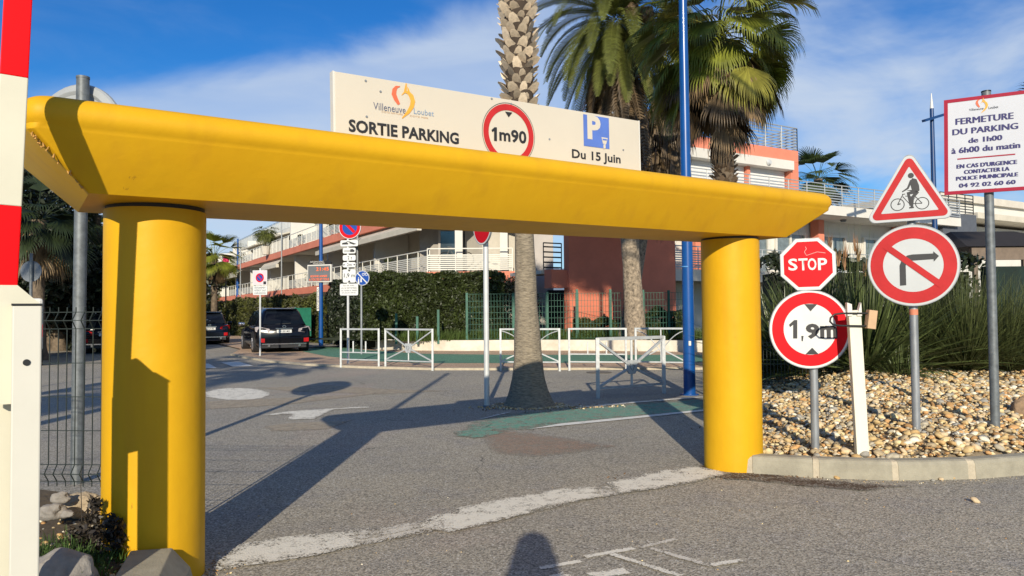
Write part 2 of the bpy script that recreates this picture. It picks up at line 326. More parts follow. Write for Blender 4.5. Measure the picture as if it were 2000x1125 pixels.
L_px = [[(1053, 1111), (1136, 1096)], [(1142, 1089), (1239, 1072)], [(1194, 1084), (1330, 1127)], [(1246, 1070), (1324, 1053)], [(1270, 1072), (1392, 1108)], [(1388, 1106), (1450, 1096)], [(1035, 1140), (1110, 1122)], [(1150, 1127), (1225, 1116)]]
for i, l in enumerate(L_px):
    a, b = [G(x, y) for x, y in l]; d = (b-a).normalized(); n_ = Vector((-d.y, d.x, 0))*(.028 if i < 6 else .05)
    sheet('ground_lettering', [(p.x, p.y) for p in (a+n_, b+n_, b-n_, a-n_)], .004+.002*(i % 3), mark_thin if i in (3, 4) else mark, kind='structure')
gs('crossing_stripe', [(432, 708), (466, 706), (496, 715), (455, 716)], .004, markw)
gs('crossing_stripe', [(380, 710), (408, 710), (424, 719), (380, 720)], .004, markw)
gs('crossing_stripe', [(330, 716), (352, 716), (350, 726), (322, 726)], .004, markw)
cc = [G(462+66*math.cos(a), 770+12*math.sin(a)) for a in [i*2*math.pi/32 for i in range(32)]]
sheet('roundabout_dot', [(p.x, p.y) for p in cc], .004, mark, kind='structure')
gs('tan_patch', [(500, 757), (640, 752), (760, 760), (880, 763), (740, 770), (560, 764)], .004, tanpatch)
gs('tan_patch', [(400, 784), (520, 778), (620, 774), (760, 766), (560, 790), (400, 800)], .004, tanpatch)
gs('give_way_marking', [(505, 812), (560, 803), (720, 793), (722, 796), (650, 800), (615, 818), (560, 820), (570, 808)], .004, mark)
gs('tan_patch', [(515, 832), (560, 826), (690, 820), (640, 838), (530, 842)], .004, tanpatch)
gs('brown_stain', [(1400, 924), (1470, 922), (1600, 936), (1700, 944), (1780, 948), (1690, 958), (1560, 948), (1470, 938)], .005, darkstain)
gs('brown_stain', [(1370, 905), (1398, 916), (1450, 924), (1480, 936), (1420, 935), (1360, 920)], .006, darkstain)
for px, py, r in ((1170, 728, .3),):
    c = G(px, py); t = thing('manhole_cover', 'dark round iron manhole cover in the asphalt beside the long beam shadow' if px < 1000 else 'small iron manhole cover in the road in front of the far kerb', 'manhole cover', c)
    MB().tube([c+Vector((0, 0, .003)), c+Vector((0, 0, .012))], r, 24).build('rim', MATS.get('old_iron') or mat('old_iron', (.17, .15, .13), .7, .3, bump=.4), t); MB().tube([c+Vector((0, 0, .004)), c+Vector((0, 0, .016))], r*.86, 24).build('lid', mat('old_iron', (.17, .15, .13), .7, .3, bump=.4), t)
# far road (left street) verge and hills
mb = MB(); P = []
for i in range(61):
    x = -2500+i*100; P.append((x, 80+60*noise.noise(Vector((x*.0016, 2, 0)))+30*noise.noise(Vector((x*.006, 5, 0)))))
vs = [(x, 2400, -2) for x, h in P]+[(x, 2500, h*.9) for x, h in P]+[(x, 3100, h*1.5+70) for x, h in P]; n = 61
mb.add(vs, [(r*n+i, r*n+i+1, (r+1)*n+i+1, (r+1)*n+i) for r in range(2) for i in range(n-1)]); struct(mb, 'hills', mat('far_hills', (.16, .21, .28), .95, var=.15, vs=.004), smooth=True)
# ---------------------------------------------------------------- yellow gate
def yellow_mat():
    m = mat('yellow_paint', (.64, .362, .009), .52, var=.05, vs=1.6, bump=.28, bs=5, spec=.22, col2=(.61, .325, .007)); nt = m.node_tree; N = nt.nodes.new; L = nt.links.new; b = nt.nodes['Principled BSDF']
    src = b.inputs['Base Color'].links[0].from_socket; tc = N('ShaderNodeTexCoord')
    n = N('ShaderNodeTexNoise'); n.inputs['Scale'].default_value = 5; n.inputs['Detail'].default_value = 12; n.inputs['Roughness'].default_value = .8; n.inputs['Distortion'].default_value = 1.2; L(tc.outputs['Object'], n.inputs['Vector'])
    r = N('ShaderNodeMapRange'); L(n.outputs[0], r.inputs[0]); r.inputs[1].default_value = .655; r.inputs[2].default_value = .69; r.inputs[4].default_value = .65
    n3 = N('ShaderNodeTexNoise'); n3.inputs['Scale'].default_value = 2.2; n3.inputs['Detail'].default_value = 5; mp = N('ShaderNodeMapping'); mp.inputs['Scale'].default_value = (3, 3, .35); L(tc.outputs['Object'], mp.inputs[0]); L(mp.outputs[0], n3.inputs['Vector'])
    r3 = N('ShaderNodeMapRange'); L(n3.outputs[0], r3.inputs[0]); r3.inputs[1].default_value = .52; r3.inputs[2].default_value = .72; r3.inputs[4].default_value = .24
    x0 = N('ShaderNodeMix'); x0.data_type = 'RGBA'; L(r3.outputs[0], x0.inputs[0]); L(src, x0.inputs[6]); x0.inputs[7].default_value = (.42, .20, .015, 1)
    x = N('ShaderNodeMix'); x.data_type = 'RGBA'; L(r.outputs[0], x.inputs[0]); L(x0.outputs[2], x.inputs[6]); x.inputs[7].default_value = (.22, .10, .015, 1); L(x.outputs[2], b.inputs['Base Color']); return m
yellow = yellow_mat()
cL = Vector((-2.05, 4.24, 0)); cR = Vector((2.075, 7.0, 0)); gL = (cR-cL).length; gu = (cR-cL)/gL; gn = Vector((gu.y, -gu.x, 0)); CR = .268
def gp(s, t, z): p = cL+gu*s+gn*t; return Vector((p.x, p.y, z))
gate = thing('height_limit_gate', 'big yellow concrete portal over the car park exit with two round columns', 'gateway', cL.lerp(cR, .5))
for c, zt in ((cL, 2.10), (cR, 2.165)):
    k = 64; mb = MB(); loops = []
    for z in (-.05, .03, .3, .7, 1.1, 1.5, 1.9, zt-.020): loops.append([c+Vector((CR*math.cos(a), CR*math.sin(a), z)) for a in [2*math.pi*i/k for i in range(k)]])
    mb.loft(loops); mb.build('column', yellow, gate, smooth=True)
    MB().tube([c+Vector((0, 0, zt-.05)), c+Vector((0, 0, zt+.03))], CR*.97, 40).build('column_joint', blackiron, gate, smooth=True)
def beam_loop(ex, exr, ez, rad, z):
    s0, s1 = -.37-ex, 5.42+exr; f = lambda s: .455-.028*s+ez; b = lambda s: -.36-.012*s-ez
    tilt = lambda s: 2.103+.013*s
    pts = rrect(0, 1, 0, 1, .001, 1); out = []
    Ls = s1-s0
    for x, y in rrect(0, Ls, 0, 1.0, rad, 6):
        s = s0+x; out.append((s, y))
    n = 6; res = []
    for s, y in out:
        tb, tf = b(s), f(s); wd = tf-tb
        t = tb+y*wd; res.append(gp(s, t, tilt(s)+z))
    return res
prof = [(0, 0, 0, .012, 0), (.008, .01, .006, .014, .008), (.264, .434, .187, .05, .258), (.268, .44, .190, .055, .266)]
for i in range(1, 13):
    a = math.radians(-52+142*i/12); q = .085*(math.cos(a)-math.cos(math.radians(-52))); prof.append((.268+q, .44+q*1.4, .190+q, .06+.05*max(0, math.cos(a)), .340+.085*math.sin(a)))
prof.append((.13, .28, .05, .03, .427))
mb = MB(); mb.loft([beam_loop(*p) for p in prof][::1]); bo = mb.build('beam', yellow, gate, smooth=True, auto=28)
# sub-division along the beam is not needed; chipped edge flakes at the left end
mb = MB()
for i in range(15):
    k = random.random()**.6; a = gp(-.37-.262*k, .455+.010+.185*k, 2.098+.24*k); j = Vector([random.uniform(-.012, .012) for _ in range(3)])
    mb.tube([a+j*.5, a+j*.5+Vector((random.uniform(-.02, .02), 0, .02))], [random.uniform(.003, .008), .002], 5)
mb.build('chipped_edge', mat('bare_concrete', (.50, .27, .07), .95, bump=.5), gate, kind='stuff')
# ---------------------------------------------------------------- panel on the gate
board_t = .22
def on_t(px, py, t): d = ray(px, py); nn = gn; k = (t+cL.dot(nn))/(d.x*nn.x+d.y*nn.y); return Vector((d.x*k, d.y*k, H0+d.z*k))
TL, TR = on_t(653, 139, board_t), on_t(1247, 236, board_t); BR = on_t(1249, 332, board_t)
bw = (TR-TL).length; bh = .62
BM = frame(TL, (TR-TL).normalized(), Vector((0, 0, 1)))
cr_panel = mat('cream_panel', (.60, .55, .455), .45, var=.035, vs=1.3)
pan = thing('exit_panel', 'long cream panel reading SORTIE PARKING on top of the yellow beam', 'sign', TL.lerp(TR, .5)-Vector((0, 0, bh)))
MB().box(0, bw, -bh, 0, -.025, 0, M=BM).build('board', cr_panel, pan, bevel=.003)
MB().box(-.012, .0, -bh, .002, -.05, .001, M=BM).box(bw, bw+.012, -bh, .002, -.05, .001, M=BM).build('edge_strip', white_paint, pan)
for k in (.25, .5, .75): MB().bar(BM @ Vector((bw*k, -bh, -.05)), BM @ Vector((bw*k, -.05, -.05)), .04).build('bracket', galv, pan)
def bx(px, py): return loc2(BM, px, py)
def tq(s, l, tl_y, br, tr_y, m, bold=.02, M=BM, par=pan, lay=.003):          # text box from two base corners and the left top
    x0, y0 = loc2(M, *l); x1, y1 = loc2(M, *br); xx, yt = loc2(M, l[0], tl_y); return text(s, M, x0, (y0+y1)/2, x1, (y0+y1)/2+(yt-y0), m, par, lay, bold)
dark_print = mat('dark_print', (.02, .019, .02), .5, var=.05)
tq('SORTIE PARKING', (681, 259), 234, (896, 281), 0, dark_print, .035)
tq('Villeneuve', (729, 214), 200, (792, 222), 0, mat('grey_print', (.10, .12, .20), .6), .0)
tq('Loubet', (808, 221), 210, (847, 229), 0, mat('pale_blue_print', (.22, .33, .48), .6), .0)
tq('COTE NATURE', (745, 220), 217, (786, 225), 0, mat('orange_print', (.62, .40, .22), .6), 0); tq('COTE MER', (800, 228), 225, (836, 232), 0, MATS['orange_print'], 0)
orange = mat('logo_orange_red', (.80, .16, .07), .5); amber = mat('logo_amber', (.85, .42, .05), .5)
def logo(M, f, par):                      # f maps the photo's logo pixels into the frame
    stroke('emblem', [f(*p) for p in [(779, 170), (772, 170), (769, 176), (769, 184), (772, 193), (777, 203)]], [.35*K for K in (2, 5, 8, 9, 9, 5)], M, .0035, orange, par) if 0 else None
    def st(pp, ww, m_, lay):
        a = [f(*p) for p in pp]; sc = abs(f(800, 200)[0]-f(790, 200)[0])/10; stroke('emblem', a, [w*sc for w in ww], M, lay, m_, par)
    st([(781, 169), (774, 170), (770, 176), (769, 184), (773, 194), (779, 204)], [1, 5, 8, 9, 8, 5], orange, .0035)
    st([(784, 186), (790, 180), (797, 181), (803, 188), (806, 198), (804, 208), (797, 219), (785, 231)], [1, 3, 6, 9, 9, 8, 6, 1.5], amber, .0038)
    st([(791, 179), (792, 172), (793, 163)], [5, 4, 2], amber, .0042); st([(798, 181), (797, 175), (795, 170)], [5, 3, 1], amber, .0045)
logo(BM, bx, pan)
cx, cy = bx(993, 260); xr, _ = bx(1044, 268); rr = (xr-bx(941, 252)[0])/2; cx = (xr+bx(941, 252)[0])/2
_, ctop = bx(993, 201); cy = ctop-rr
ring('thin_ring', rr*.985, rr, BM @ Matrix.Translation((cx, cy, 0)), .003, dark_print, pan); ring('red_ring', rr*.76, rr*.955, BM @ Matrix.Translation((cx, cy, 0)), .0035, redf, pan)
a = bx(986, 218); b = bx(1000, 220); c = bx(993, 229); flat('arrow', [a, c, b][::1], BM, .003, dark_print, pan)
tq('m90', (975, 276), 250.5, (1028, 281), 0, dark_print, .03)
flat('lettering', [bx(*p) for p in ((964.5, 275), (970, 275.7), (970, 249), (965.5, 248.5), (959.5, 254), (961, 258), (964.5, 255.5))], BM, .003, dark_print, pan)
x0, y0 = bx(1140, 284); x1, y1 = bx(1190, 292); _, yt = bx(1140, 222); pale_blue = mat('faded_blue_print', (.10, .19, .58), .5)
flat('blue_square', [(x0, (y0+y1)/2), (x1, (y0+y1)/2), (x1, yt-.005), (x0, yt-.005)], BM, .002, pale_blue, pan)
tq('P', (1147, 272), 225, (1173, 274), 0, cr_panel, .045, lay=.0045)
a, b = bx(1174, 268), bx(1186, 270); c = bx(1183, 282); d = bx(1177, 281); flat('meter_symbol', [d, c, b, a], BM, .0042, cr_panel, pan); e, g = bx(1178, 291), bx(1182, 290); flat('meter_symbol', [e, g, (g[0], g[1]+.035), (e[0], e[1]+.035)], BM, .0045, cr_panel, pan)
flat('meter_symbol', [bx(1176, 274), bx(1184, 275), bx(1184, 272), bx(1176, 271)], BM, .0060, pale_blue, pan)
tq('Du 15 Juin', (1117, 313.5), 291, (1212, 324.5), 0, dark_print, .025)
for px, py in ((714, 158), (743, 179), (716, 228), (960, 193), (998, 203), (1217, 293), (1196, 220), (1073, 272)):
    x, y = bx(px, py); MB().tube([BM @ Vector((x, y, .0)), BM @ Vector((x, y, .004))], .008, 8).build('rivet', galv, pan)
# ---------------------------------------------------------------- sign posts on the right
def gz(x, y):                             # height of the gravel mound
    p = Vector((x, y)); 
    d = kerb_dist(x, y)
    if d < 0: return 0
    z = .15+.11*(1-math.exp(-d/.22))+.075*min(d, 4.6); side = max(0, min(1, (x-(2.3+(y-7.3)*.30))/1.6)); 
    return max(.02, z*(.35+.65*side)+.035*noise.noise(Vector((x*1.3, y*1.3, 0))))
kerb_front = [G(*p) for p in [(1424, 920), (1445, 925), (1500, 929), (1586, 933), (1660, 938), (1760, 939), (1850, 938), (1930, 935), (2000, 930), (2120, 918), (2300, 900)]]
def kerb_dist(x, y):
    best = -9
    for i in range(len(kerb_front)-1):
        a, b = kerb_front[i], kerb_front[i+1]
        if a.x <= x <= b.x or (i == 0 and x < a.x) or (i == len(kerb_front)-2 and x > b.x):
            k = (x-a.x)/(b.x-a.x); return y-(a.y+(b.y-a.y)*k)-.16
    return best
def pole(root, base, ztop, r, m, capm=None):
    MB().tube([base-Vector((0, 0, .15)), Vector((base.x, base.y, ztop))], r, 20).build('pole', m, root, smooth=True)
    MB().tube([Vector((base.x, base.y, ztop)), Vector((base.x, base.y, ztop+.012))], r*1.06, 20).build('pole_cap', capm or blackiron, root, smooth=True)
def disc_plate(root, M, R, m, label=None, n=64):
    MB().prism(circ(R, n), M, -.022, 0).build('plate', m, root, smooth=True); MB().loft([[M @ Vector((x, y, z)) for x, y in circ(R+e, n)] for z, e in ((-.028, -.004), (-.028, .005), (.001, .005), (.001, -.003))], cap=False).build('rim', galv, root, smooth=True)
def clamps(root, M, ys, r):
    for y in ys: MB().box(-.10, .10, y-.02, y+.02, -.045, -.024, M=M).build('bracket', galv, root)
# a) STOP above 1,9m
def mound_pt(px, py):
    p = None
    for k in range(260, 500):
        q = ray(px, py); Y = k/40; pt = at(px, py, Y)
        if pt.z <= gz(pt.x, pt.y): return pt
    return at(px, py, 7.5)
b1 = at(1592, 852, 7.02); s1 = thing('stop_and_height_sign', 'red STOP octagon above a round 1,9m height limit sign on one steel post', 'road sign', b1)
Y1 = b1.y-.06; pole(s1, b1, at(1582, 474, b1.y).z, .037, galv)
C = at(1582, 643, Y1); R1 = 76/F*Y1; M1 = facing(C, math.radians(6)); disc_plate(s1, M1, R1, whitesh); ring('red_ring', R1*.655, R1*.945, M1, .0015, redp, s1)
tx = lambda px, py: loc2(M1, px, py)
def tri(pts, M, m, root, lay=.002): flat('arrow', [loc2(M, *p) for p in pts], M, lay, m, root)
tri([(1583, 608), (1596, 594), (1571, 594)], M1, blackm, s1, .003); tri([(1573, 692), (1599, 692), (1586, 679)], M1, blackm, s1, .003)
for ch, x0, x1, y0, y1 in (('1', 0, 0, 0, 0), ('9', 1574, 1600, 662, 632), ('m', 1602, 1635, 661, 636)):
    if ch == '1': flat('lettering', [tx(*p) for p in ((1549, 661), (1557, 661), (1557, 625), (1551, 625), (1541, 634), (1543, 639), (1549, 634))], M1, .003, blackm, s1); continue
    a = tx(x0, y0); b = tx(x1, y1); text(ch, M1, a[0], a[1], b[0], b[1], blackm, s1, .003, .045)
a = tx(1565, 656); flat('lettering', [(a[0], a[1]), (a[0]+.020, a[1]), (a[0]+.012, a[1]-.05), (a[0]+.002, a[1]-.05)], M1, .003, blackm, s1)
C = at(1578, 516, Y1-.005); M1b = facing(C, math.radians(18), math.radians(1)); r8 = 50/F*Y1/math.cos(math.pi/8)
octo = lambda r: [(r*math.cos(math.pi/8+i*math.pi/4), r*math.sin(math.pi/8+i*math.pi/4)) for i in range(8)]
MB().prism(octo(r8), M1b, -.022, 0).build('plate', whitesh, s1); MB().loft([[M1b @ Vector((x, y, z)) for x, y in octo(r8+e)] for z, e in ((-.028, 0), (-.028, .005), (.001, .005), (.001, -.002))], cap=False).build('rim', galv, s1)
flat('red_face', octo(r8*.885), M1b, .0015, redp, s1)
for ch, x0, x1 in (('S', 1540, 1557), ('T', 1560, 1577), ('O', 1578, 1594), ('P', 1598, 1615)):
    a = loc2(M1b, x0, 528+(1578-x0)*.02); b = loc2(M1b, x1, 504+(1578-x0)*.02); text(ch, M1b, a[0], a[1], b[0], b[1], whitesh, s1, .004, .02)
sc_ = mat('scratch_mark', (.70, .45, .42), .6)
stroke('scratch', [loc2(M1b, *p) for p in [(1573, 482), (1575, 486), (1571, 492), (1575, 499), (1584, 496), (1596, 492), (1612, 494)]], .004, M1b, .0045, sc_, s1)
clamps(s1, M1, (.1, -.1), .04); clamps(s1, M1b, (0,), .04)
# b) cyclist triangle above no right turn
b2 = mound_pt(1790, 838); s2 = thing('cyclist_and_turn_sign', 'cyclist warning triangle above a round no right turn sign on one post', 'road sign', b2); Y2 = b2.y-.07
pole(s2, b2, at(1775, 320, b2.y).z, .038, galv)
C = at(1783, 518, Y2); M2 = facing(C, math.radians(27)); R2 = 79/F*Y2; disc_plate(s2, M2, R2, greysh); ring('red_ring', R2*.66, R2*.945, M2, .0015, redf, s2)
l2 = lambda px, py: loc2(M2, px, py)
flat('arrow', [l2(*p) for p in [(1758, 558), (1770, 557), (1769, 519), (1757, 519)]], M2, .0020, charcoal, s2); flat('arrow', [l2(*p) for p in [(1757, 519), (1769, 519), (1772, 512), (1782, 509), (1782, 497), (1772, 499), (1762, 506)]][::1], M2, .0024, charcoal, s2)
flat('arrow', [l2(*p) for p in [(1782, 509), (1824, 506), (1824, 495), (1782, 497)]], M2, .0028, charcoal, s2); flat('arrow', [l2(*p) for p in [(1824, 511), (1834, 500), (1823, 491)]], M2, .0032, charcoal, s2)
a = R2*.80; w = R2*.075; ang = math.radians(-40); dx, dy = math.cos(ang), math.sin(ang); flat('red_bar', [(-dx*a+dy*w, -dy*a-dx*w), (dx*a+dy*w, dy*a-dx*w), (dx*a-dy*w, dy*a+dx*w), (-dx*a-dy*w, -dy*a+dx*w)], M2, .0045, redf, s2)
MB().tube([b2+Vector((0, 0, at(1787, 615, b2.y).z-b2.z)), b2+Vector((0, 0, at(1787, 604, b2.y).z-b2.z))], .0395, 18).build('sticker', mat('orange_sticker', (.72, .25, .14), .7), s2, smooth=True)
C = at(1778, 392, Y2-.004); M3 = facing(C, math.radians(27)); v3 = [loc2(M3, *p) for p in [(1690, 437), (1867, 424), (1775, 292)]]
def rtri(v, rad, n=6):
    out = []
    for i in range(3):
        p = Vector(v[i]); a_ = (Vector(v[i-1])-p).normalized(); b_ = (Vector(v[(i+1) % 3])-p).normalized(); bis = (a_+b_).normalized(); half = math.acos(max(-1, min(1, a_.dot(b_))))/2
        c_ = p+bis*(rad/math.sin(half)); p0 = p+a_*(rad/math.tan(half)); p1 = p+b_*(rad/math.tan(half)); t0 = math.atan2(*(p0-c_).yx); t1 = math.atan2(*(p1-c_).yx)
        while t1 < t0: t1 += 2*math.pi
        out += [(c_.x+rad*math.cos(t0+(t1-t0)*j/n), c_.y+rad*math.sin(t0+(t1-t0)*j/n)) for j in range(n+1)]
    return out
cen = (Vector(v3[0])+Vector(v3[1])+Vector(v3[2]))/3
def sh(k): return [tuple(cen+(Vector(p)-cen)*k) for p in v3]
MB().prism(rtri(v3, .055), M3, -.022, 0).build('plate', greysh, s2, smooth=True); MB().loft([[M3 @ Vector((x, y, z)) for x, y in rtri([tuple(cen+(Vector(p)-cen)*(1+e)) for p in v3], .055)] for z, e in ((-.028, 0), (-.028, .015), (.001, .015), (.001, -.005))], cap=False).build('rim', galv, s2, smooth=True)
flat('red_border', rtri(sh(.90), .04), M3, .0015, redf, s2); flat('white_field', rtri(sh(.64), .006, 2), M3, .0032, greysh, s2)
l3 = lambda px, py: loc2(M3, px, py)
cyc_ = charcoal
for wx, wy in ((1753, 400), (1801, 397)):
    x, y = l3(wx, wy); r_ = abs(l3(wx+14, wy)[0]-x); ring('cyclist_symbol', r_*.86, r_, M3 @ Matrix.Translation((x, y, 0)), .0050, cyc_, s2, 28)
pw = .008
for seg, w in (([(1753, 400), (1764, 379)], pw), ([(1762, 380), (1768, 379)], pw), ([(1763, 384), (1778, 400), (1788, 385), (1768, 383)], pw), ([(1788, 384), (1801, 397)], pw), ([(1778, 398), (1801, 397)], pw), ([(1753, 400), (1759, 398)], pw*1.4)):
    stroke('cyclist_symbol', [l3(*p) for p in seg], w, M3, .0052, cyc_, s2)
flat('cyclist_symbol', [l3(*p) for p in [(1771, 372), (1791, 376), (1796, 372), (1795, 362), (1790, 350), (1782, 348), (1777, 354), (1779, 364), (1781, 371)]][::1], M3, .0054, cyc_, s2)
stroke('cyclist_symbol', [l3(*p) for p in [(1780, 352), (1773, 368), (1762, 375)]], [.022, .018, .010], M3, .0058, cyc_, s2)
stroke('cyclist_symbol', [l3(*p) for p in [(1790, 374), (1774, 378), (1777, 390), (1778, 402)]], [.035, .035, .026, .014], M3, .0062, cyc_, s2)
stroke('cyclist_symbol', [l3(*p) for p in [(1792, 374), (1782, 386), (1781, 404)]], [.035, .03, .022], M3, .0066, cyc_, s2)
stroke('cyclist_symbol', [l3(*p) for p in [(1776, 406), (1785, 405)]], .014, M3, .0070, cyc_, s2)
x, y = l3(1779, 343); flat('cyclist_symbol', circ(.026, 16, x, y), M3, .0056, cyc_, s2)
clamps(s2, M2, (.12, -.12), .04); clamps(s2, M3, (-.1, .15), .04)
# c) closing hours board
b3 = mound_pt(1944, 832); s3 = thing('closing_hours_board', 'white board with dull red border reading FERMETURE DU PARKING', 'sign', b3); Y3 = b3.y-.06
pole(s3, b3, at(1921, 180, b3.y).z, .042, darkgalv)
C = at(1928, 280, Y3); M4 = facing(C, math.radians(33), math.radians(-1)); l4 = lambda px, py: loc2(M4, px, py)
x0 = (l4(1840, 196)[0]+l4(1848, 383)[0])/2; yt = (l4(1840, 196)[1]+l4(2000, 177)[1])/2; yb = (l4(1848, 383)[1]+l4(2000, 369)[1])/2; x1 = -x0+.02
al = mat('brushed_board', (.60, .61, .64), .28, .0, var=.06, vs=1.0)
MB().box(x0, x1, yb, yt, -.02, 0, M=M4).build('board', al, s3, bevel=.002)
for q in ((x0, x1, yt-.035, yt), (x0, x1, yb, yb+.035), (x0, x0+.035, yb+.035, yt-.035), (x1-.035, x1, yb+.035, yt-.035)): MB().box(*q, .001, .003, M=M4).build('red_border', pinkred, s3)
def t4(s, l, topy, r, bold=.03, m=navy):
    bold = 0
    a = l4(*l); b = l4(*r); t = l4(l[0], topy); y = (a[1]+b[1])/2; h_ = t[1]-a[1]
    for k, dx in enumerate((0,) if m is charcoal else (-.0042, 0, .0042)): text(s, M4, a[0]+dx, y, b[0]+dx, y+h_, m, s3, .003+.0004*k, bold)
t4('FERMETURE', (1867, 245), 233, (1979, 231)); t4('DU PARKING', (1861, 266), 254.5, (1988, 250)); t4('de 1h00', (1892, 280), 270, (1957, 273)); t4('\u00e0 6h00 du matin', (1859, 301.5), 290.5, (1992, 288), .02)
a, b = l4(1870, 312), l4(1983, 300); MB().box(a[0], b[0], (a[1]+b[1])/2-.006, (a[1]+b[1])/2+.006, .001, .003, M=M4).build('red_line', pinkred, s3)
t4("EN CAS D'URGENCE", (1869, 330.5), 322.5, (1986, 319), .02); t4('CONTACTER LA', (1883.5, 341), 333.5, (1971, 332), .02); t4('POLICE MUNICIPALE', (1868, 354.5), 347, (1988, 342.5), .02); t4('04 92 02 60 60', (1873.5, 368), 360, (1983, 358), .02)
t4('Code de la route art. 417', (1908, 371.5), 369.5, (1946, 369.5), 0, charcoal)
def f4(px, py):
    a = l4(1919, 204); return (a[0]+(px-790)*.0023, a[1]-.012-(py-198)*.0022)
logo(M4, f4, s3); t4('Villeneuve', (1893, 217), 212.5, (1921, 214), 0, charcoal); t4('Loubet', (1931, 213), 208, (1950, 211), 0, charcoal)
MB().box(-.2, .2, .2, .24, -.045, -.021, M=M4).box(-.2, .2, -.3, -.26, -.045, -.021, M=M4).build('bracket', galv, s3)
# ---------------------------------------------------------------- white barrier rest post on the mound
base = at(1684, 884, 6.72); top = at(1667, 606, 6.66); rp = thing('barrier_rest_post', 'leaning off-white wooden post with black catch and timber block on the gravel', 'post', base)
MB().bar(base-Vector((0, 0, .06)), top, .112, .055, upd=(0, 1, 0)).build('post', mat('old_white_wood', (.74, .71, .58), .6, var=.06, vs=5, stretch=(3, 3, .4)), rp, bevel=.005)
ax = (top-base).normalized()
for dx, h in ((-.04, .045), (.045, .045)):
    p = top+Vector((dx-.01, -.02, -.05)); MB().add(*(lambda q: ([q+Vector((-.022, -.02, 0)), q+Vector((.022, -.02, 0)), q+Vector((.018, -.02, .06+h)), q+Vector((-.004+(.02 if dx > 0 else -.02), -.02, .075+h)), q+Vector((-.022, .02, 0)), q+Vector((.022, .02, 0)), q+Vector((.018, .02, .06+h)), q+Vector((-.004+(.02 if dx > 0 else -.02), .02, .075+h))], [(3, 2, 1, 0), (4, 5, 6, 7), (0, 1, 5, 4), (1, 2, 6, 5), (2, 3, 7, 6), (3, 0, 4, 7)]))(p)).build('fork_prong', white_paint, rp)
A = [at(x, y, 6.62) for x, y in [(1700, 612), (1645, 612), (1630, 614), (1622, 621), (1621, 628), (1627, 634), (1640, 636), (1700, 637)]]
MB().tube(A, .0085, 10).build('catch_hoop', blackiron, rp, smooth=True)
q0, q1 = at(1703, 606, 6.62), at(1699, 642, 6.62); MB().bar(q0, q1, .075, .07, upd=(0, 1, 0)).build('wooden_block', mat('raw_timber', (.58, .38, .22), .8, var=.1, vs=8), rp, bevel=.004)
# ---------------------------------------------------------------- barrier arm and post on the left
arm = thing('striped_barrier', 'raised car park barrier arm striped red and white at the left edge', 'barrier', (-2.13, 3.08, 0))
Ya = 3.08
def armx(py): return 35.5-(py/655)*34
segs = [(-1900, -1650), (-1650, -1400), (-1400, -1150), (-1150, -900), (-900, -650), (-650, -400), (-400, -102), (-102, 150), (150, 402), (402, 655), (655, 1300)]
RED = mat('bright_red_paint', (.78, .002, .006), .5, var=.04, spec=.12)
armw = mat('ivory_paint', (.63, .60, .47), .42, var=.04, vs=3)
ptop, pbot = at(armx(0), 0, Ya), at(armx(655), 655, Ya); adir = (ptop-pbot).normalized(); ax_ = Vector((.84, .54, 0)); ax_ = (ax_-adir*ax_.dot(adir)).normalized()
AM = frame(pbot, ax_, adir); AW = .050
def army(py): return (at(armx(py), py, Ya)-pbot).dot(adir)
ys = [army(402)+ (army(150)-army(402))*i for i in range(0, 8)]
k = army(150)-army(402)
marks = [(army(655)-1.45, army(655), armw), (army(655), army(402), RED), (army(402), army(150), armw)]
for i in range(6): marks.append((army(150)+k*i, army(150)+k*(i+1), RED if i % 2 == 0 else armw))
low = at(-1, 655, Ya); MB().box(-AW, AW, -low.z+.02, -.002, -.022, .022, M=frame(low, Vector((.84, .54, 0)), Vector((0, 0, 1)))).build('lower_arm', armw, arm, bevel=.004)
for a, b, m in marks[1:]: MB().box(-AW, AW, a, b-.0005, -.022, .022, M=AM).build('arm_section', m, arm, bevel=.004)
for y in (690, 770): q_ = at(8, y, Ya-.029); MB().tube([q_, q_-Vector((0, .006, 0))], .006, 8).build('bolt', galv, arm)
post = thing('barrier_post', 'square white barrier post in front of the left yellow column', 'barrier post', (-1.97, 3.0, 0))
pt = at(53.5, 597, 3.0); PM = frame(Vector((pt.x, 3.0, 0)), Vector((.84, .54, 0)), Vector((-.004, 0, 1)))
offw = mat('post_white_paint', (.62, .60, .52), .35, var=.03, vs=3)
MB().box(-.050, .050, 0, pt.z, -.050, .050, M=PM).build('housing', offw, post, bevel=.006); MB().box(-.053, .053, pt.z, pt.z+.008, -.053, .053, M=PM).build('cap', blackiron, post)
hy = at(52, 708, 2.96).z; MB().tube([PM @ Vector((0, hy, .049)), PM @ Vector((0, hy, .054))], .013, 20).build('keyhole', blackiron, post, smooth=True)
zt = pt.z; MB().prism([(-.115, zt-.40), (.052, zt-.40), (.052, zt+.0), (-.035, zt+.085), (-.115, zt+.085)], PM, -.085, -.054).build('hinge_plate', armw, post)
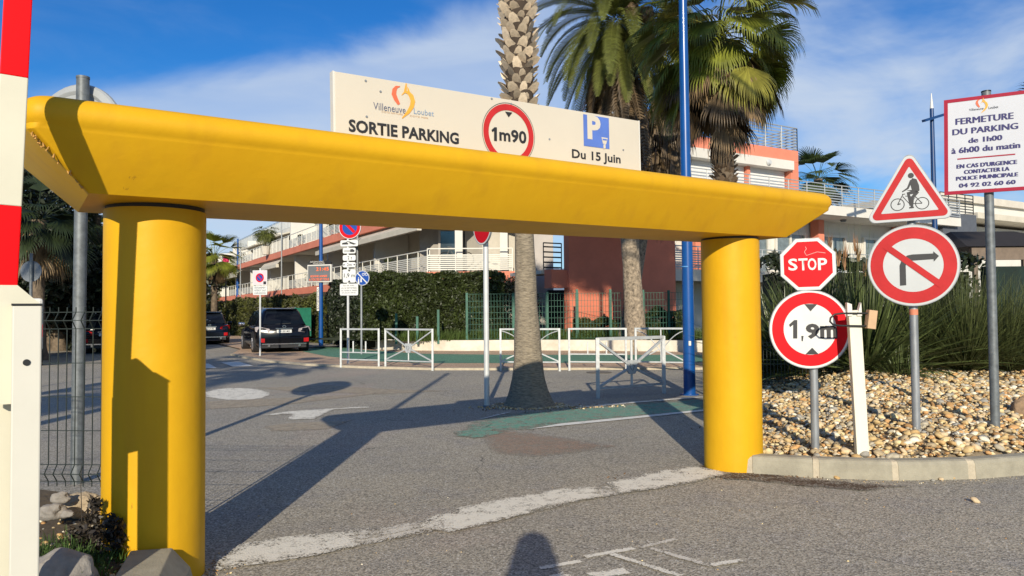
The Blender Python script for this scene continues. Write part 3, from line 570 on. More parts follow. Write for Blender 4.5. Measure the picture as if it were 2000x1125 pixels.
# ---------------------------------------------------------------- kerb and gravel mound on the right
kb = thing('kerb_edging', 'curved grey concrete kerb with pale mortar joints round the gravel bed', 'kerb', kerb_front[3])
def kerbblock(a, b, name, m, ins=0, h=.165, rnd=0):
    d = (b-a).normalized(); n_ = Vector((-d.y, d.x, 0)); w = .15
    prof_ = [(0+ins, -.05), (.012+ins, h-.035), (.028+ins, h-.010), (.05+ins, h-ins*.5), (w, h-ins*.5), (w, -.05)]
    mb = MB(); mb.loft([[p+n_*q+Vector((0, 0, z)) for q, z in prof_] for p in (a, b)]); mb.build(name, m, kb, bevel=.004)
jx = [1424, 1470, 1588, 1601, 1744, 1757, 1893, 1908, 2060, 2076, 2300]
def kf(px):
    for i in range(len(kpx)-1):
        if kpx[i][0] <= px <= kpx[i+1][0]: k = (px-kpx[i][0])/(kpx[i+1][0]-kpx[i][0]); return G(px, kpx[i][1]+(kpx[i+1][1]-kpx[i][1])*k)
kpx = [(1424, 920), (1445, 925), (1500, 929), (1586, 933), (1660, 938), (1760, 939), (1850, 938), (1930, 935), (2000, 930), (2120, 918), (2300, 900)]
kerbblock(kf(1426), kf(1449), 'kerb_end', mortar, .02, .135); kerbblock(kf(1449)+Vector((.001, 0, 0)), kf(1470), 'kerb_end', mortar, .006, .162)
for a, b, nm in ((1470, 1588, 's'), (1588, 1601, 'm'), (1601, 1744, 's'), (1744, 1757, 'm'), (1757, 1893, 's'), (1893, 1908, 'm'), (1908, 2060, 's'), (2060, 2076, 'm'), (2076, 2300, 's')):
    m_ = (a+b)/2; kerbblock(kf(a), kf(b), 'kerb_stone' if nm == 's' else 'mortar_joint', concrete if nm == 's' else mortar, 0 if nm == 's' else .004)
# mound surface
mb = MB(); nx, ny = 70, 56; vs = []
for j in range(ny):
    for i in range(nx):
        x = 1.9+i*.14; y = 6.3+j*.13
        z = gz(x, y)-.03 if kerb_dist(x, y) > 0 else -.05
        if x < 2.3+(y-7.3)*.30: z = min(z, -.02)
        vs.append((x, y, z))
mb.add(vs, [(j*nx+i, j*nx+i+1, (j+1)*nx+i+1, (j+1)*nx+i) for j in range(ny-1) for i in range(nx-1)]); bed = struct(mb, 'gravel_bed', mat('sandy_soil', (.30, .235, .15), .95, var=.3, vs=9, bump=.6, bs=40), smooth=True)
bm = bmesh.new(); bmesh.ops.create_icosphere(bm, subdivisions=1, radius=1); IV = np.array([v.co[:] for v in bm.verts]); IF = np.array([[v.index for v in f.verts] for f in bm.faces]); bm.free()
bm = bmesh.new(); bmesh.ops.create_icosphere(bm, subdivisions=2, radius=1); IV2 = np.array([v.co[:] for v in bm.verts]); IF2 = np.array([[v.index for v in f.verts] for f in bm.faces]); bm.free()
def pebble_mat(name, key):
    m = bpy.data.materials.new(name); m.use_nodes = True; nt = m.node_tree; N = nt.nodes.new; L = nt.links.new; b = nt.nodes['Principled BSDF']; b.inputs['Roughness'].default_value = .75
    g = N('ShaderNodeNewGeometry') if key == 'isl' else N('ShaderNodeObjectInfo'); r = g.outputs['Random Per Island'] if key == 'isl' else g.outputs['Random']
    cr = N('ShaderNodeValToRGB'); L(r, cr.inputs[0]); e = cr.color_ramp; e.interpolation = 'CONSTANT'
    cols = [(0, 'a89676'), (.12, 'c9ad7a'), (.27, 'bd9c68'), (.38, 'dcc898'), (.5, 'b0a690'), (.6, 'cfb893'), (.7, 'a98252'), (.78, 'e6dcc4'), (.86, '9a968c'), (.93, 'cb9d66')]
    e.elements[0].color = (*hx(cols[0][1]), 1); e.elements[1].position = cols[1][0]; e.elements[1].color = (*hx(cols[1][1]), 1)
    for p, c in cols[2:]: q = e.elements.new(p); q.color = (*hx(c), 1)
    tc = N('ShaderNodeTexCoord'); n = N('ShaderNodeTexNoise'); n.inputs['Scale'].default_value = 30; n.inputs['Detail'].default_value = 5; L(tc.outputs['Object'], n.inputs['Vector'])
    mr = N('ShaderNodeMapRange'); L(n.outputs[0], mr.inputs[0]); mr.inputs[3].default_value = .6; mr.inputs[4].default_value = 1.3; hs = N('ShaderNodeHueSaturation'); L(mr.outputs[0], hs.inputs['Value']); L(cr.outputs[0], hs.inputs['Color']); L(hs.outputs[0], b.inputs['Base Color']); return m
pm_i, pm_o = pebble_mat('gravel_stones', 'isl'), pebble_mat('pebble_stone', 'obj')
def scatter(pts, sizes, V=IV, Fc=IF):
    n = len(pts); k = len(V); al = rng.uniform(0, 2*np.pi, n); tl = rng.uniform(-.5, .5, n)
    sc = np.stack([sizes, sizes*rng.uniform(.6, .9, n), sizes*rng.uniform(.38, .62, n)], 1)
    v = V[None]*sc[:, None]*(1+rng.uniform(-.16, .16, (n, k, 1)))
    ct, st = np.cos(tl)[:, None], np.sin(tl)[:, None]; x, z = v[..., 0]*ct-v[..., 2]*st, v[..., 0]*st+v[..., 2]*ct; y = v[..., 1]
    ca, sa = np.cos(al)[:, None], np.sin(al)[:, None]; X = x*ca-y*sa; Y = x*sa+y*ca
    return (np.stack([X, Y, z], -1)+pts[:, None]).reshape(-1, 3), (Fc[None]+(np.arange(n)*k)[:, None, None]).reshape(-1, 3)
def npmesh(name, v, f, m, parent=None, smooth=True, **tags):
    me = bpy.data.meshes.new(name); me.vertices.add(len(v)); me.vertices.foreach_set('co', np.asarray(v, dtype=np.float32).ravel()); k = f.shape[1]
    me.loops.add(f.size); me.loops.foreach_set('vertex_index', f.ravel().astype(np.int32)); me.polygons.add(len(f)); me.polygons.foreach_set('loop_start', np.arange(0, f.size, k, dtype=np.int32)); me.polygons.foreach_set('loop_total', np.full(len(f), k, dtype=np.int32))
    for mm in (m if isinstance(m, (list, tuple)) else [m]): me.materials.append(mm)
    me.update(calc_edges=True)
    if smooth: me.polygons.foreach_set('use_smooth', [True]*len(f))
    return link(name, me, parent, **tags)
pts, szs = [], []
while len(pts) < 14000:
    x = random.uniform(2.05, 9.2); y = random.uniform(6.5, 12.6)
    if kerb_dist(x, y) < .03 or x < 2.36+(y-7.3)*.30 or (x-cR.x)**2+(y-cR.y)**2 < .30**2: continue
    if random.random() > max(.35, 1-(y-7)*.16): continue
    s_ = random.choice((.014, .019, .023, .028, .036)); pts.append((x, y, gz(x, y)-.012+random.uniform(0, .02))); szs.append(s_*random.uniform(.8, 1.25)*(.9 if y < 9 else 1.25))
v, f = scatter(np.array(pts), np.array(szs)); gb = npmesh('gravel', v, f, pm_i, bed, kind='stuff')
# the largest, nearest pebbles are pieces of their own
protos = []
for k in range(8):
    v, f = scatter(np.zeros((1, 3)), np.array([.05]), IV2, IF2); me = bpy.data.meshes.new('pebble'); me.from_pydata(v.tolist(), [], f.tolist()); me.materials.append(pm_o); me.polygons.foreach_set('use_smooth', [True]*len(f)); protos.append(me)
n_ = 0
while n_ < 280:
    x = random.uniform(2.2, 5.6); y = random.uniform(6.6, 9.4)
    d = kerb_dist(x, y)
    if d < .05 or x < 2.4+(y-7.3)*.30 or random.random() > math.exp(-d*.9): continue
    o = bpy.data.objects.new('pebble', random.choice(protos)); COL.objects.link(o); o.parent = bed; o.location = (x, y, gz(x, y)+.012); o.rotation_euler = (random.uniform(-.4, .4), random.uniform(-.4, .4), random.uniform(0, 6.28)); q = random.uniform(.65, 1.1); o.scale = (q, q, q); n_ += 1
for i, (px, py, q, lb) in enumerate(((1905, 981, .75, 'single pale pebble lying alone on the asphalt at the right'), (1634, 935, .6, 'tan pebble lying on the road against the kerb near the gate column'), (1838, 938, .55, 'brown pebble against the foot of the kerb under the tall board'), (1862, 936, .4, 'small cream pebble at the kerb foot next to a brown one'), (1822, 940, .35, 'grey pebble at the kerb foot left of a brown one'))):
    o = bpy.data.objects.new('loose_pebble', protos[i]); COL.objects.link(o); p = G(px, py); o.location = (p.x, p.y, .02*q); o.scale = (q, q, q); o['label'] = lb; o['category'] = 'pebble'
pts = np.array([(random.uniform(-2, 6), random.uniform(3.8, 6.4), .001) for _ in range(160)]+[(p.x+random.gauss(0, .12), p.y+random.gauss(0, .06), .002) for p in [kf(random.uniform(1430, 2000))-Vector((0, .05, 0)) for _ in range(110)]]+[(cR.x+random.gauss(0, .3)-.1, cR.y-.33+random.gauss(0, .09), .002) for _ in range(90)]+[(-1.75+random.gauss(0, .08), 4.25+random.gauss(0, .15), .003) for _ in range(220)])
v, f = scatter(pts, rng.uniform(.003, .009, len(pts))); npmesh('loose_grit', v, f, pm_i, None, kind='stuff')
# ---------------------------------------------------------------- welded mesh fences
def mesh_panel(par, a, b, z0, z1, m, sp=.055, w=.006, folds=True, hsp=.2):
    d = (b-a); L_ = d.length; d.normalize(); n_ = Vector((d.y, -d.x, 0)); mb = MB(); k = int(L_/sp)
    def P(s, z, o=0): return a+d*s+n_*o+Vector((0, 0, z))
    for i in range(k+1):
        s = i*sp
        if folds:
            zs = [(z0, 0), (z0+.03, 0), (z0+.08, .035), (z0+.13, 0), (z1-.13, 0), (z1-.08, .035), (z1-.03, 0), (z1, 0)]
            for q in range(len(zs)-1): mb.bar(P(s, zs[q][0], zs[q][1]), P(s, zs[q+1][0], zs[q+1][1]), w, upd=n_)
        else: mb.bar(P(s, z0), P(s, z1), w, upd=n_)
    z = z0+.03
    hs = [(z0+.03, 0), (z0+.08, .035), (z0+.13, 0), (z1-.13, 0), (z1-.08, .035), (z1-.03, 0)] if folds else [(z0+.02, 0), (z1-.02, 0)]
    z = z0+.13+hsp
    while z < z1-.2: hs.append((z, 0)); z += hsp
    for z, o in hs: mb.bar(P(0, z, o), P(L_, z, o), w)
    return mb.build('wire_mesh', m, par)
lf = thing('wire_fence', 'dark welded wire fence panel between the white post and the left yellow column', 'fence', (-2.9, 4.75, 0))
fa, fb = Vector((-4.6, 4.6, 0)), Vector((-2.36, 4.42, 0))
def gpz(px, py, Y): return at(px, py, Y).z
z0, z1 = gpz(150, 948, 4.47), gpz(150, 600, 4.47)
mesh_panel(lf, fa, fb, z0, z1, wire, .055, .0045, hsp=(z1-z0-.26)/4.02)
MB().bar(fb+Vector((.02, 0, 0)), fb+Vector((.02, 0, z1)), .02).build('fence_post', galv, lf)
rf = thing('wire_fence', 'low dark wire fence behind the gravel to the right of the right column', 'fence', (4.3, 11, 0))
mesh_panel(rf, Vector((3.2, 11.0, 0)), Vector((6.6, 11.3, 0)), .33, 1.02, wire, .055, .007)
for k in range(3): MB().bar(Vector((3.3+k*1.6, 11.03+.12*k, .1)), Vector((3.3+k*1.6, 11.03+.12*k, 1.05)), .05).build('fence_post', wire, rf)
# ---------------------------------------------------------------- planted bed at the left column
bk = thing('kerb_edging', 'dropped grey concrete kerb end at the foot of the left yellow column', 'kerb', (-1.8, 3.9, 0))
e0, e1 = Vector((-1.83, 3.985, 0)), Vector((-1.42, 2.6, 0)); d = (e1-e0).normalized(); nn = Vector((d.y, -d.x, 0))
if nn.x > 0: nn = -nn
for a_, b_ in ((e0, e0.lerp(e1, .55)), (e0.lerp(e1, .56), e1)):
    mb = MB(); mb.loft([[p-nn*.13+Vector((0, 0, -.02)), p-nn*.09+Vector((0, 0, h_*.55)), p+Vector((0, 0, h_)), p+nn*.2+Vector((0, 0, h_+.005)), p+nn*.2+Vector((0, 0, -.05))] for p, h_ in ((a_, .245), (b_, .22))]); mb.build('kerb_stone', concrete, bk, bevel=.006)
def bedz(x, y): return .17+.12*max(0, min(1, (-1.9-x)/.5))+.06*noise.noise(Vector((x*2.5, y*2.5, 3)))+.10*max(0, min(1, (y-4.0)/.5))*(1 if x < -2.2 else .3)
mb = MB(); nx, ny = 44, 40; vs = []
for j in range(ny):
    for i in range(nx):
        x = -4.7+i*.068; y = 2.2+j*.062; ke = e0.x+(e0.y-y)*(e1.x-e0.x)/(e0.y-e1.y) if y < e0.y else -1.98
        z = bedz(x, y); 
        if x > ke-.2: z = -.03
        vs.append((x, y, z))
mb.add(vs, [(j*nx+i, j*nx+i+1, (j+1)*nx+i+1, (j+1)*nx+i) for j in range(ny-1) for i in range(nx-1)]); struct(mb, 'planting_bed', earth, smooth=True)
mb = MB(); mb.box(-4.7, -2.33, 4.42, 4.62, -.05, .27); plinth = struct(mb, 'fence_plinth', mat('tan_stone_plinth', (.48, .40, .28), .9, var=.2, vs=6, bump=.5, bs=20), bevel=.02)  # even tan stone under the wire fence
pts = []; 
while len(pts) < 420:
    x = random.uniform(-3.6, -1.75); y = random.uniform(3.3, 4.42); ke = e0.x+(e0.y-y)*(e1.x-e0.x)/(e0.y-e1.y)
    if x > ke-.16 or (x-cL.x)**2+(y-cL.y)**2 < .28**2: continue
    pts.append((x, y, bedz(x, y)))
v, f = scatter(np.array(pts), rng.uniform(.008, .032, len(pts))); npmesh('bed_gravel', v, f, pm_i, None, kind='stuff')
def rock(loc, r, m, lb, sq=.6, seed=1):
    bm = bmesh.new(); bmesh.ops.create_icosphere(bm, subdivisions=4, radius=1)
    for v_ in bm.verts:
        p = v_.co.copy(); k = 1+.35*noise.noise(p*1.1+Vector((seed, 0, 0)))+.10*noise.noise(p*3.2)+.03*noise.noise(p*9); v_.co = Vector((p.x*r[0], p.y*r[1], p.z*r[2]))*k
    me = bpy.data.meshes.new('boulder'); bm.to_mesh(me); bm.free(); me.materials.append(m); me.polygons.foreach_set('use_smooth', [True]*len(me.polygons)); me.set_sharp_from_angle(angle=math.radians(30)); o = link('boulder', me); o.location = loc; o['label'] = lb; o['category'] = 'rock'; return o
rockm = mat('pale_limestone', (.36, .33, .29), .9, var=.25, vs=7, bump=.6, bs=22)
p = at(95, 1095, 3.55); rock((p.x, p.y, .16), (.26, .22, .20), rockm, 'large pale boulder in the planting bed behind the white post', seed=3)
for (px, py, Yy, r_, lb, sd) in ((118, 972, 4.15, .055, 'oval pale stone by the fence foot in the planting bed', 7), (100, 1000, 4.05, .07, 'grey stone below the oval pale stone in the bed', 5), (132, 1004, 4.0, .035, 'small white stone beside the dark weed', 9), (160, 985, 4.3, .11, 'sandy block under the wire fence near the left column', 4)):
    p = at(px, py, Yy); rock(p, (r_, r_*.8, r_*.6), rockm if sd != 4 else mat('sandstone', (.50, .40, .27), .9, var=.2, bump=.5), lb, seed=sd)
p = at(1998, 805, 8.1); rock(p, (.12, .12, .17), mat('brown_rock', (.33, .22, .13), .9, var=.25, vs=9, bump=.6), 'rounded brown boulder at the right edge of the gravel', seed=11)
def litter():
    c = []
    for _ in range(260): p = kf(random.uniform(1430, 2000)); c.append((p.x+random.gauss(0, .05), p.y+.16+abs(random.gauss(0, .9)), 0))
    for i, q in enumerate(c): c[i] = (q[0], q[1], gz(q[0], q[1])+.03)
    for _ in range(150): c.append((cR.x+random.gauss(0, .5), cR.y-.36+random.gauss(0, .06), .006))
    for _ in range(120): c.append((random.gauss(.3, .5), random.gauss(11.3, .2), .012))
    leafquads('leaf_litter', np.array(c), .018, mat('dry_leaf', (.16, .09, .04), .8, isl_rand=.5), None, kind='stuff')
# blades and leaves ----------------------------------------------------------
def blades(n, base, L0, L1, w, spread, droop, zfun=None, seg=4, R=.12, up=.2):
    V, Fc = [], []
    for i in range(n):
        a = random.uniform(0, 2*math.pi); r = R*math.sqrt(random.random()); x, y = base[0]+r*math.cos(a), base[1]+r*math.sin(a); z = base[2] if zfun is None else zfun(x, y)
        el = math.radians(random.uniform(90-spread, 88)); a2 = a+random.uniform(-.5, .5); L_ = random.uniform(L0, L1); d = Vector((math.cos(a2)*math.cos(el), math.sin(a2)*math.cos(el), math.sin(el))); p = Vector((x, y, z)); s = Vector((-math.sin(a2), math.cos(a2), 0)); tw = random.uniform(-.8, .8); s = (s*math.cos(tw)+d.cross(s)*math.sin(tw)); b0 = len(V)
        for k in range(seg+1):
            ww = w*(1-(k/seg)**1.6)+.0008; V += [p-s*ww, p+s*ww]
            p = p+d*(L_/seg); d = (d+Vector((0, 0, -droop*(k+1)/seg*random.uniform(.6, 1.3)))).normalized()
            if k: Fc.append((b0+2*k-2, b0+2*k-1, b0+2*k+1, b0+2*k))
    return V, Fc
def bladeobj(name, parts, m, parent=None, **tags):
    V, Fc = [], []
    for v_, f_ in parts: b0 = len(V); V += v_; Fc += [tuple(b0+i for i in q) for q in f_]
    me = bpy.data.meshes.new(name); me.from_pydata(V, [], Fc); [me.materials.append(q) for q in (m if isinstance(m, list) else [m])]; return link(name, me, parent, **tags)
bladeobj('grass', [blades(14, (random.gauss(at(225, 1090, 3.9).x-.1, .12), random.gauss(3.75, .12), 0), .03, .09, .0022, 60, .5, zfun=bedz, R=.05, seg=3) for _ in range(70)], grassm, None, kind='stuff')
def leafy(name, centre, n, rad, size, m, parent=None, squash=1, **tags):
    c = rng.normal(0, 1, (n, 3)); c /= np.linalg.norm(c, axis=1)[:, None]; c *= (rng.uniform(.15, 1, (n, 1))**.45); c = c*np.array([rad, rad, rad*squash])+np.array(centre)
    return leafquads(name, c, size, m, parent, **tags)
def leafquads(name, c, size, m, parent=None, **tags):
    n = len(c); u = rng.normal(0, 1, (n, 3)); u /= np.linalg.norm(u, axis=1)[:, None]; w = rng.normal(0, 1, (n, 3)); w -= (w*u).sum(1)[:, None]*u; w /= np.linalg.norm(w, axis=1)[:, None]
    s = (size*rng.uniform(.6, 1.3, (n, 1))); v = np.stack([c-u*s, c-w*s*.42, c+u*s, c+w*s*.42], 1).reshape(-1, 3); f = np.arange(4*n).reshape(n, 4); return npmesh(name, v, f, m, parent, smooth=False, **tags)
purpleleaf = mat('dark_purple_leaf', (.045, .035, .025), .55, var=.3, isl_rand=.4)
wd = thing('weed', 'dark reddish weed with a tall stem growing beside the left column', 'plant', at(175, 1085, 4.0))
p = at(175, 1085, 3.95); MB().tube([p, at(186, 1010, 3.95), at(187, 972, 3.95)], [.006, .004, .002], 6).build('stem', purpleleaf, wd); MB().tube([p, at(160, 1030, 3.95), at(158, 950, 3.95), at(159, 905, 3.95)], [.004, .003, .002, .001], 6).build('stem', purpleleaf, wd)
cs = [];
for (px, py, q) in ((187, 985, .03), (182, 1010, .04), (170, 1035, .08), (215, 1020, .05), (225, 1030, .05), (150, 1040, .06), (190, 1060, .09), (230, 1055, .05), (165, 1075, .08), (205, 1045, .07)):
    c = np.array(at(px, py, 3.95)); cs.append(c+rng.normal(0, q*.45, (90, 3)))
leafquads('leaves', np.concatenate(cs), .020, purpleleaf, wd)
litter()
# ---------------------------------------------------------------- spiky shrubs behind the gravel
spike = mat('spiky_leaf', (.14, .18, .06), .38, var=.35, vs=3, isl_rand=.55, tl=.2); spike2 = mat('grassy_leaf', (.12, .145, .045), .6, var=.3, vs=3, isl_rand=.5, tl=.25); straw = mat('dry_seed_head', (.36, .19, .09), .8, isl_rand=.4)
def spiky(px, Y, zb, n, L0, L1, lb, m=spike, w=.009, spread=80, droop=.28, cat='shrub', R=.18):
    b = at(px, 700, Y); t = thing('spiky_shrub', lb, cat, (b.x, Y, zb)); bladeobj('foliage', [blades(n, (b.x, Y, zb+.05), L0, L1, w, spread, droop, R=R, seg=5)], m, t); return t
spiky(1590, 11.9, .35, 520, 1.2, 2.1, 'spiky dark green shrub behind the STOP sign', w=.026, droop=.10, spread=88)
spiky(1690, 11.4, .45, 520, 1.0, 1.8, 'spiky shrub behind the white rest post fanning towards the left', w=.024, droop=.11, spread=90)
spiky(1800, 11.6, .5, 460, .9, 1.6, 'spiky shrub behind the pole of the round no right turn sign', w=.022, droop=.12, spread=88)
spiky(1885, 11.2, .5, 1500, .9, 1.65, 'grassy olive shrub between the no right turn sign and the tall grey pole', spike2, .006, 70, .25)
spiky(1965, 11.2, .5, 1300, .8, 1.5, 'grassy shrub to the right of the tall grey pole', spike2, .006, 75, .3)
spiky(2045, 11.2, .5, 1000, .8, 1.5, 'grassy shrub at the right edge of the view', spike2, .006, 75, .3)
spiky(1530, 12.3, .3, 420, .9, 1.7, 'spiky shrub just right of the right yellow column', w=.022, droop=.12, spread=88)
spiky(1760, 10.6, .45, 260, .3, .55, 'short dark tuft at the top of the gravel behind the signs', spike, .006)
sg = thing('seed_grass', 'tall tan seed grass rising above the STOP sign', 'plant', (at(1650, 600, 12.2).x, 12.2, .4))
bx_ = at(1655, 600, 12.2).x; bladeobj('stalks', [blades(90, (bx_, 12.2, .5), 1.6, 2.5, .007, 18, .05, R=.35, seg=4)], spike2, sg); bladeobj('seed_head', [blades(16, (bx_+random.uniform(-.32, .32), 12.2, random.uniform(2.0, 2.5)), .12, .35, .006, 16, .1, R=.015, seg=3) for _ in range(9)], straw, sg)
mb = MB(); mb.box(8.3, 16, 12.9, 13.05, 0, 2.2); sf = mb.build('screen_fence', mat('dark_green_screen', (.010, .028, .022), .9, var=.3, vs=3, bump=.3)); sf['label'] = 'dark green screened fence behind the grassy shrubs'; sf['category'] = 'fence'; 
hl_pine = mat('pine_needles', (.04, .07, .02), .6, var=.3, isl_rand=.4)
# ---------------------------------------------------------------- palms
def palmleafmat(n, c, a=.25): return mat(n, c, .55, var=.25, vs=1.5, isl_rand=a, tl=.3)
g_fan = palmleafmat('fan_palm_leaf', (.27, .30, .035)); g_fan3 = palmleafmat('yellowing_fan_palm_leaf', (.33, .31, .05)); g_fan2 = palmleafmat('shaded_fan_palm_leaf', (.035, .055, .018)); g_pin = palmleafmat('date_palm_leaf', (.17, .19, .038)); g_dead = palmleafmat('dead_palm_leaf', (.32, .215, .11), .4); g_dead2 = palmleafmat('old_brown_thatch', (.17, .115, .06), .45)  # g_fan2: fan palm leaf darkened, shade put into its colour
bark = mat('ringed_palm_bark', (.36, .30, .215), .92, var=.34, vs=13, stretch=(1, 1, 5), bump=1.0, bs=16); bark2 = mat('rough_palm_bark', (.20, .15, .10), .95, var=.35, vs=6, bump=.8, bs=20); bootm = mat('leaf_base_wood', (.78, .64, .47), .85, var=.25, vs=14, obj_rand=.35); fib = mat('dark_trunk_fibre', (.07, .05, .035), .95, var=.3, bump=.8)
boot_dark = mat('dark_leaf_base_wood', (.30, .20, .12), .9, var=.3, vs=10, obj_rand=.3)
def fan_frond(par, o, az, el, pet, bl, m, nseg=30, droop=1.0, name='frond', w=.03, arc=2.3, sag=.25):
    V, Fc = [], []; d = Vector((math.cos(az)*math.cos(el), math.sin(az)*math.cos(el), math.sin(el))); p = Vector(o); side = Vector((-math.sin(az), math.cos(az), 0))
    for k in range(4):                                # petiole
        u = d.cross(side).normalized(); V += [p-side*.018, p+side*.018, p+u*.02]; 
        if k: b0 = len(V)-6; Fc += [(b0, b0+1, b0+4, b0+3), (b0+1, b0+2, b0+5, b0+4), (b0+2, b0, b0+3, b0+5)]
        if k < 3: p = p+d*(pet/3); d = (d+Vector((0, 0, -sag))).normalized()
    nrm = d.cross(side).normalized(); tw = random.uniform(-.35, .35); side = side*math.cos(tw)+nrm*math.sin(tw)
    for i in range(nseg):
        th = arc*(i/(nseg-1)-.5)*random.uniform(.96, 1.04); dd = (d*math.cos(th)+side*math.sin(th)).normalized(); dd = (dd+nrm*(-.10+.22*abs(math.sin(th)))).normalized()
        L_ = bl*(.72+.28*math.cos(th))*random.uniform(.9, 1.05); q = p.copy(); s = dd.cross(nrm).normalized(); ws = [.35, 1.0, .8, .42, .08]; ls = [.38, .24, .20, .18]; b0 = len(V)
        for k in range(5):
            V += [q-s*w*ws[k], q+s*w*ws[k]]
            if k: Fc.append((b0+2*k-2, b0+2*k-1, b0+2*k+1, b0+2*k))
            if k < 4: q = q+dd*(L_*ls[k]); dd = (dd+Vector((0, 0, -droop*(0, .25, .75, 1.3)[k]))).normalized()
    me = bpy.data.meshes.new(name); me.from_pydata(V, [], Fc); me.materials.append(m); return link(name, me, par)
def pinnate(par, o, az, el, L_, m, n=46, ll=.42, sag=.20, name='frond', w=.014, vdr=.5):
    V, Fc = [], []; d = Vector((math.cos(az)*math.cos(el), math.sin(az)*math.cos(el), math.sin(el))); p = Vector(o); side = Vector((-math.sin(az), math.cos(az), 0)); prev = None
    for k in range(n):
        t = k/(n-1); u = side.cross(d).normalized()
        if u.z < 0: u = -u
        r = .022*(1-t)+.004; V += [p-side*r, p+side*r, p+u*r]
        if k: b0 = len(V)-3; a0 = prev; Fc += [(a0, a0+1, b0+1, b0), (a0+1, a0+2, b0+2, b0+1), (a0+2, a0, b0, b0+2)]
        prev = len(V)-3
        if t > .08:
            l = ll*math.sin(math.pi*min(1, .12+t*.86))**.55*random.uniform(.85, 1.1)
            for sgn in (-1, 1):
                dd = (side*sgn*.82+d*.55+u*.30).normalized(); q = p.copy(); s = dd.cross(u).normalized(); b0 = len(V)
                for j in range(3):
                    ww = w*(1, .85, .1)[j]; V += [q-s*ww, q+s*ww]
                    if j: Fc.append((b0+2*j-2, b0+2*j-1, b0+2*j+1, b0+2*j))
                    q = q+dd*(l/2); dd = (dd+Vector((0, 0, -vdr*random.uniform(.5, 1.2)))).normalized()
        p = p+d*(L_/(n-1)); d = (d+Vector((0, 0, -sag*(.3+t)*6/n))).normalized()
    me = bpy.data.meshes.new(name); me.from_pydata(V, [], Fc); me.materials.append(m); return link(name, me, par)
def trunk(par, base, topz, radii, m, n=28, lean=(0, 0), bumpy=.012, seg=40):
    loops = []
    for i in range(seg+1):
        t = i/seg; z = base[2]+(topz-base[2])*t; r = np.interp(z-base[2], [q[0] for q in radii], [q[1] for q in radii]); loops.append([Vector((base[0]+lean[0]*t+(r+bumpy*noise.noise(Vector((3*math.cos(a), 3*math.sin(a), z*2.2))))*math.cos(a), base[1]+lean[1]*t+(r+bumpy*noise.noise(Vector((3*math.cos(a), 3*math.sin(a), z*2.2+9))))*math.sin(a), z)) for a in [2*math.pi*j/n for j in range(n)]])
    return MB().loft(loops).build('trunk', m, par, smooth=True, auto=60)
def boots(par, cx_, cy_, z0_, z1_, rfun, m, per=9, dz=.115, sz=.15, leanf=lambda z: (0, 0)):
    pr = []
    for k in range(4):
        w = sz*random.uniform(.42, .52); h = sz*random.uniform(.9, 1.15); mb = MB(); mb.add([(0, -w, 0), (0, w, 0), (.060, -w*.90, h*.50), (.060, w*.90, h*.50), (.100, -w*.40, h*.86), (.100, w*.40, h*.86), (.055, -w*.3, h*.70), (.055, w*.3, h*.70), (-.01, 0, h*.3)], [(0, 1, 3, 2), (2, 3, 5, 4), (4, 5, 7, 6), (0, 2, 8), (1, 8, 3), (2, 4, 6, 8), (3, 8, 7, 5), (6, 7, 8)])
        me = bpy.data.meshes.new('leaf_base'); me.from_pydata(mb.v, [], mb.f); me.materials.append(m); pr.append(me)
    z = z0_; j = 0
    while z < z1_:
        for i in range(per):
            a = 2*math.pi*(i+.5*(j % 2))/per+random.uniform(-.08, .08); r = rfun(z)-.008; lx, ly = leanf(z)
            o = bpy.data.objects.new('leaf_base', random.choice(pr)); COL.objects.link(o); o.parent = par; o.matrix_parent_inverse = wm(par).inverted(); o.location = (cx_+lx+r*math.cos(a), cy_+ly+r*math.sin(a), z+random.uniform(-.02, .02)); o.rotation_euler = (random.uniform(-.5, .5), random.uniform(-.05, .38), a+random.uniform(-.3, .3)); q = random.uniform(.75, 1.2); o.scale = (q, q, q)
        z += dz; j += 1
def fan_palm(lb, base, topz, r0_, nf, pet, bl, leaf=None, ndead=10, trunkm=None, grp=None, elmax=75, seg=26, dead=None, elmin=-35):
    t = thing('fan_palm', lb, 'palm tree', base, grp); hgt = topz-base[2]
    trunk(t, base, topz, [(0, r0_*1.5), (.5, r0_*1.05), (hgt*.5, r0_*.8), (hgt, r0_*.9)], trunkm or bark2, n=18, seg=22, bumpy=.02)
    for i in range(nf): az = i*2.4+random.uniform(-.3, .3); u = (i+.5)/nf; el = math.radians(elmin+(elmax-elmin)*u+random.uniform(-8, 8)); fan_frond(t, (base[0]+.1*math.cos(az), base[1]+.1*math.sin(az), topz), az, el, pet*random.uniform(.8, 1.1), bl*random.uniform(.85, 1.1), leaf or g_fan, nseg=seg, w=bl*.03)
    for i in range(ndead): az = i*2.4+1; fan_frond(t, (base[0]+.15*math.cos(az), base[1]+.15*math.sin(az), topz-.15), az, math.radians(random.uniform(-75, -45)), pet*random.uniform(.5, .9), bl*random.uniform(.8, 1.0), dead or g_dead, nseg=16, droop=2.0, name='dead_frond', w=bl*.035, arc=1.3)
    return t
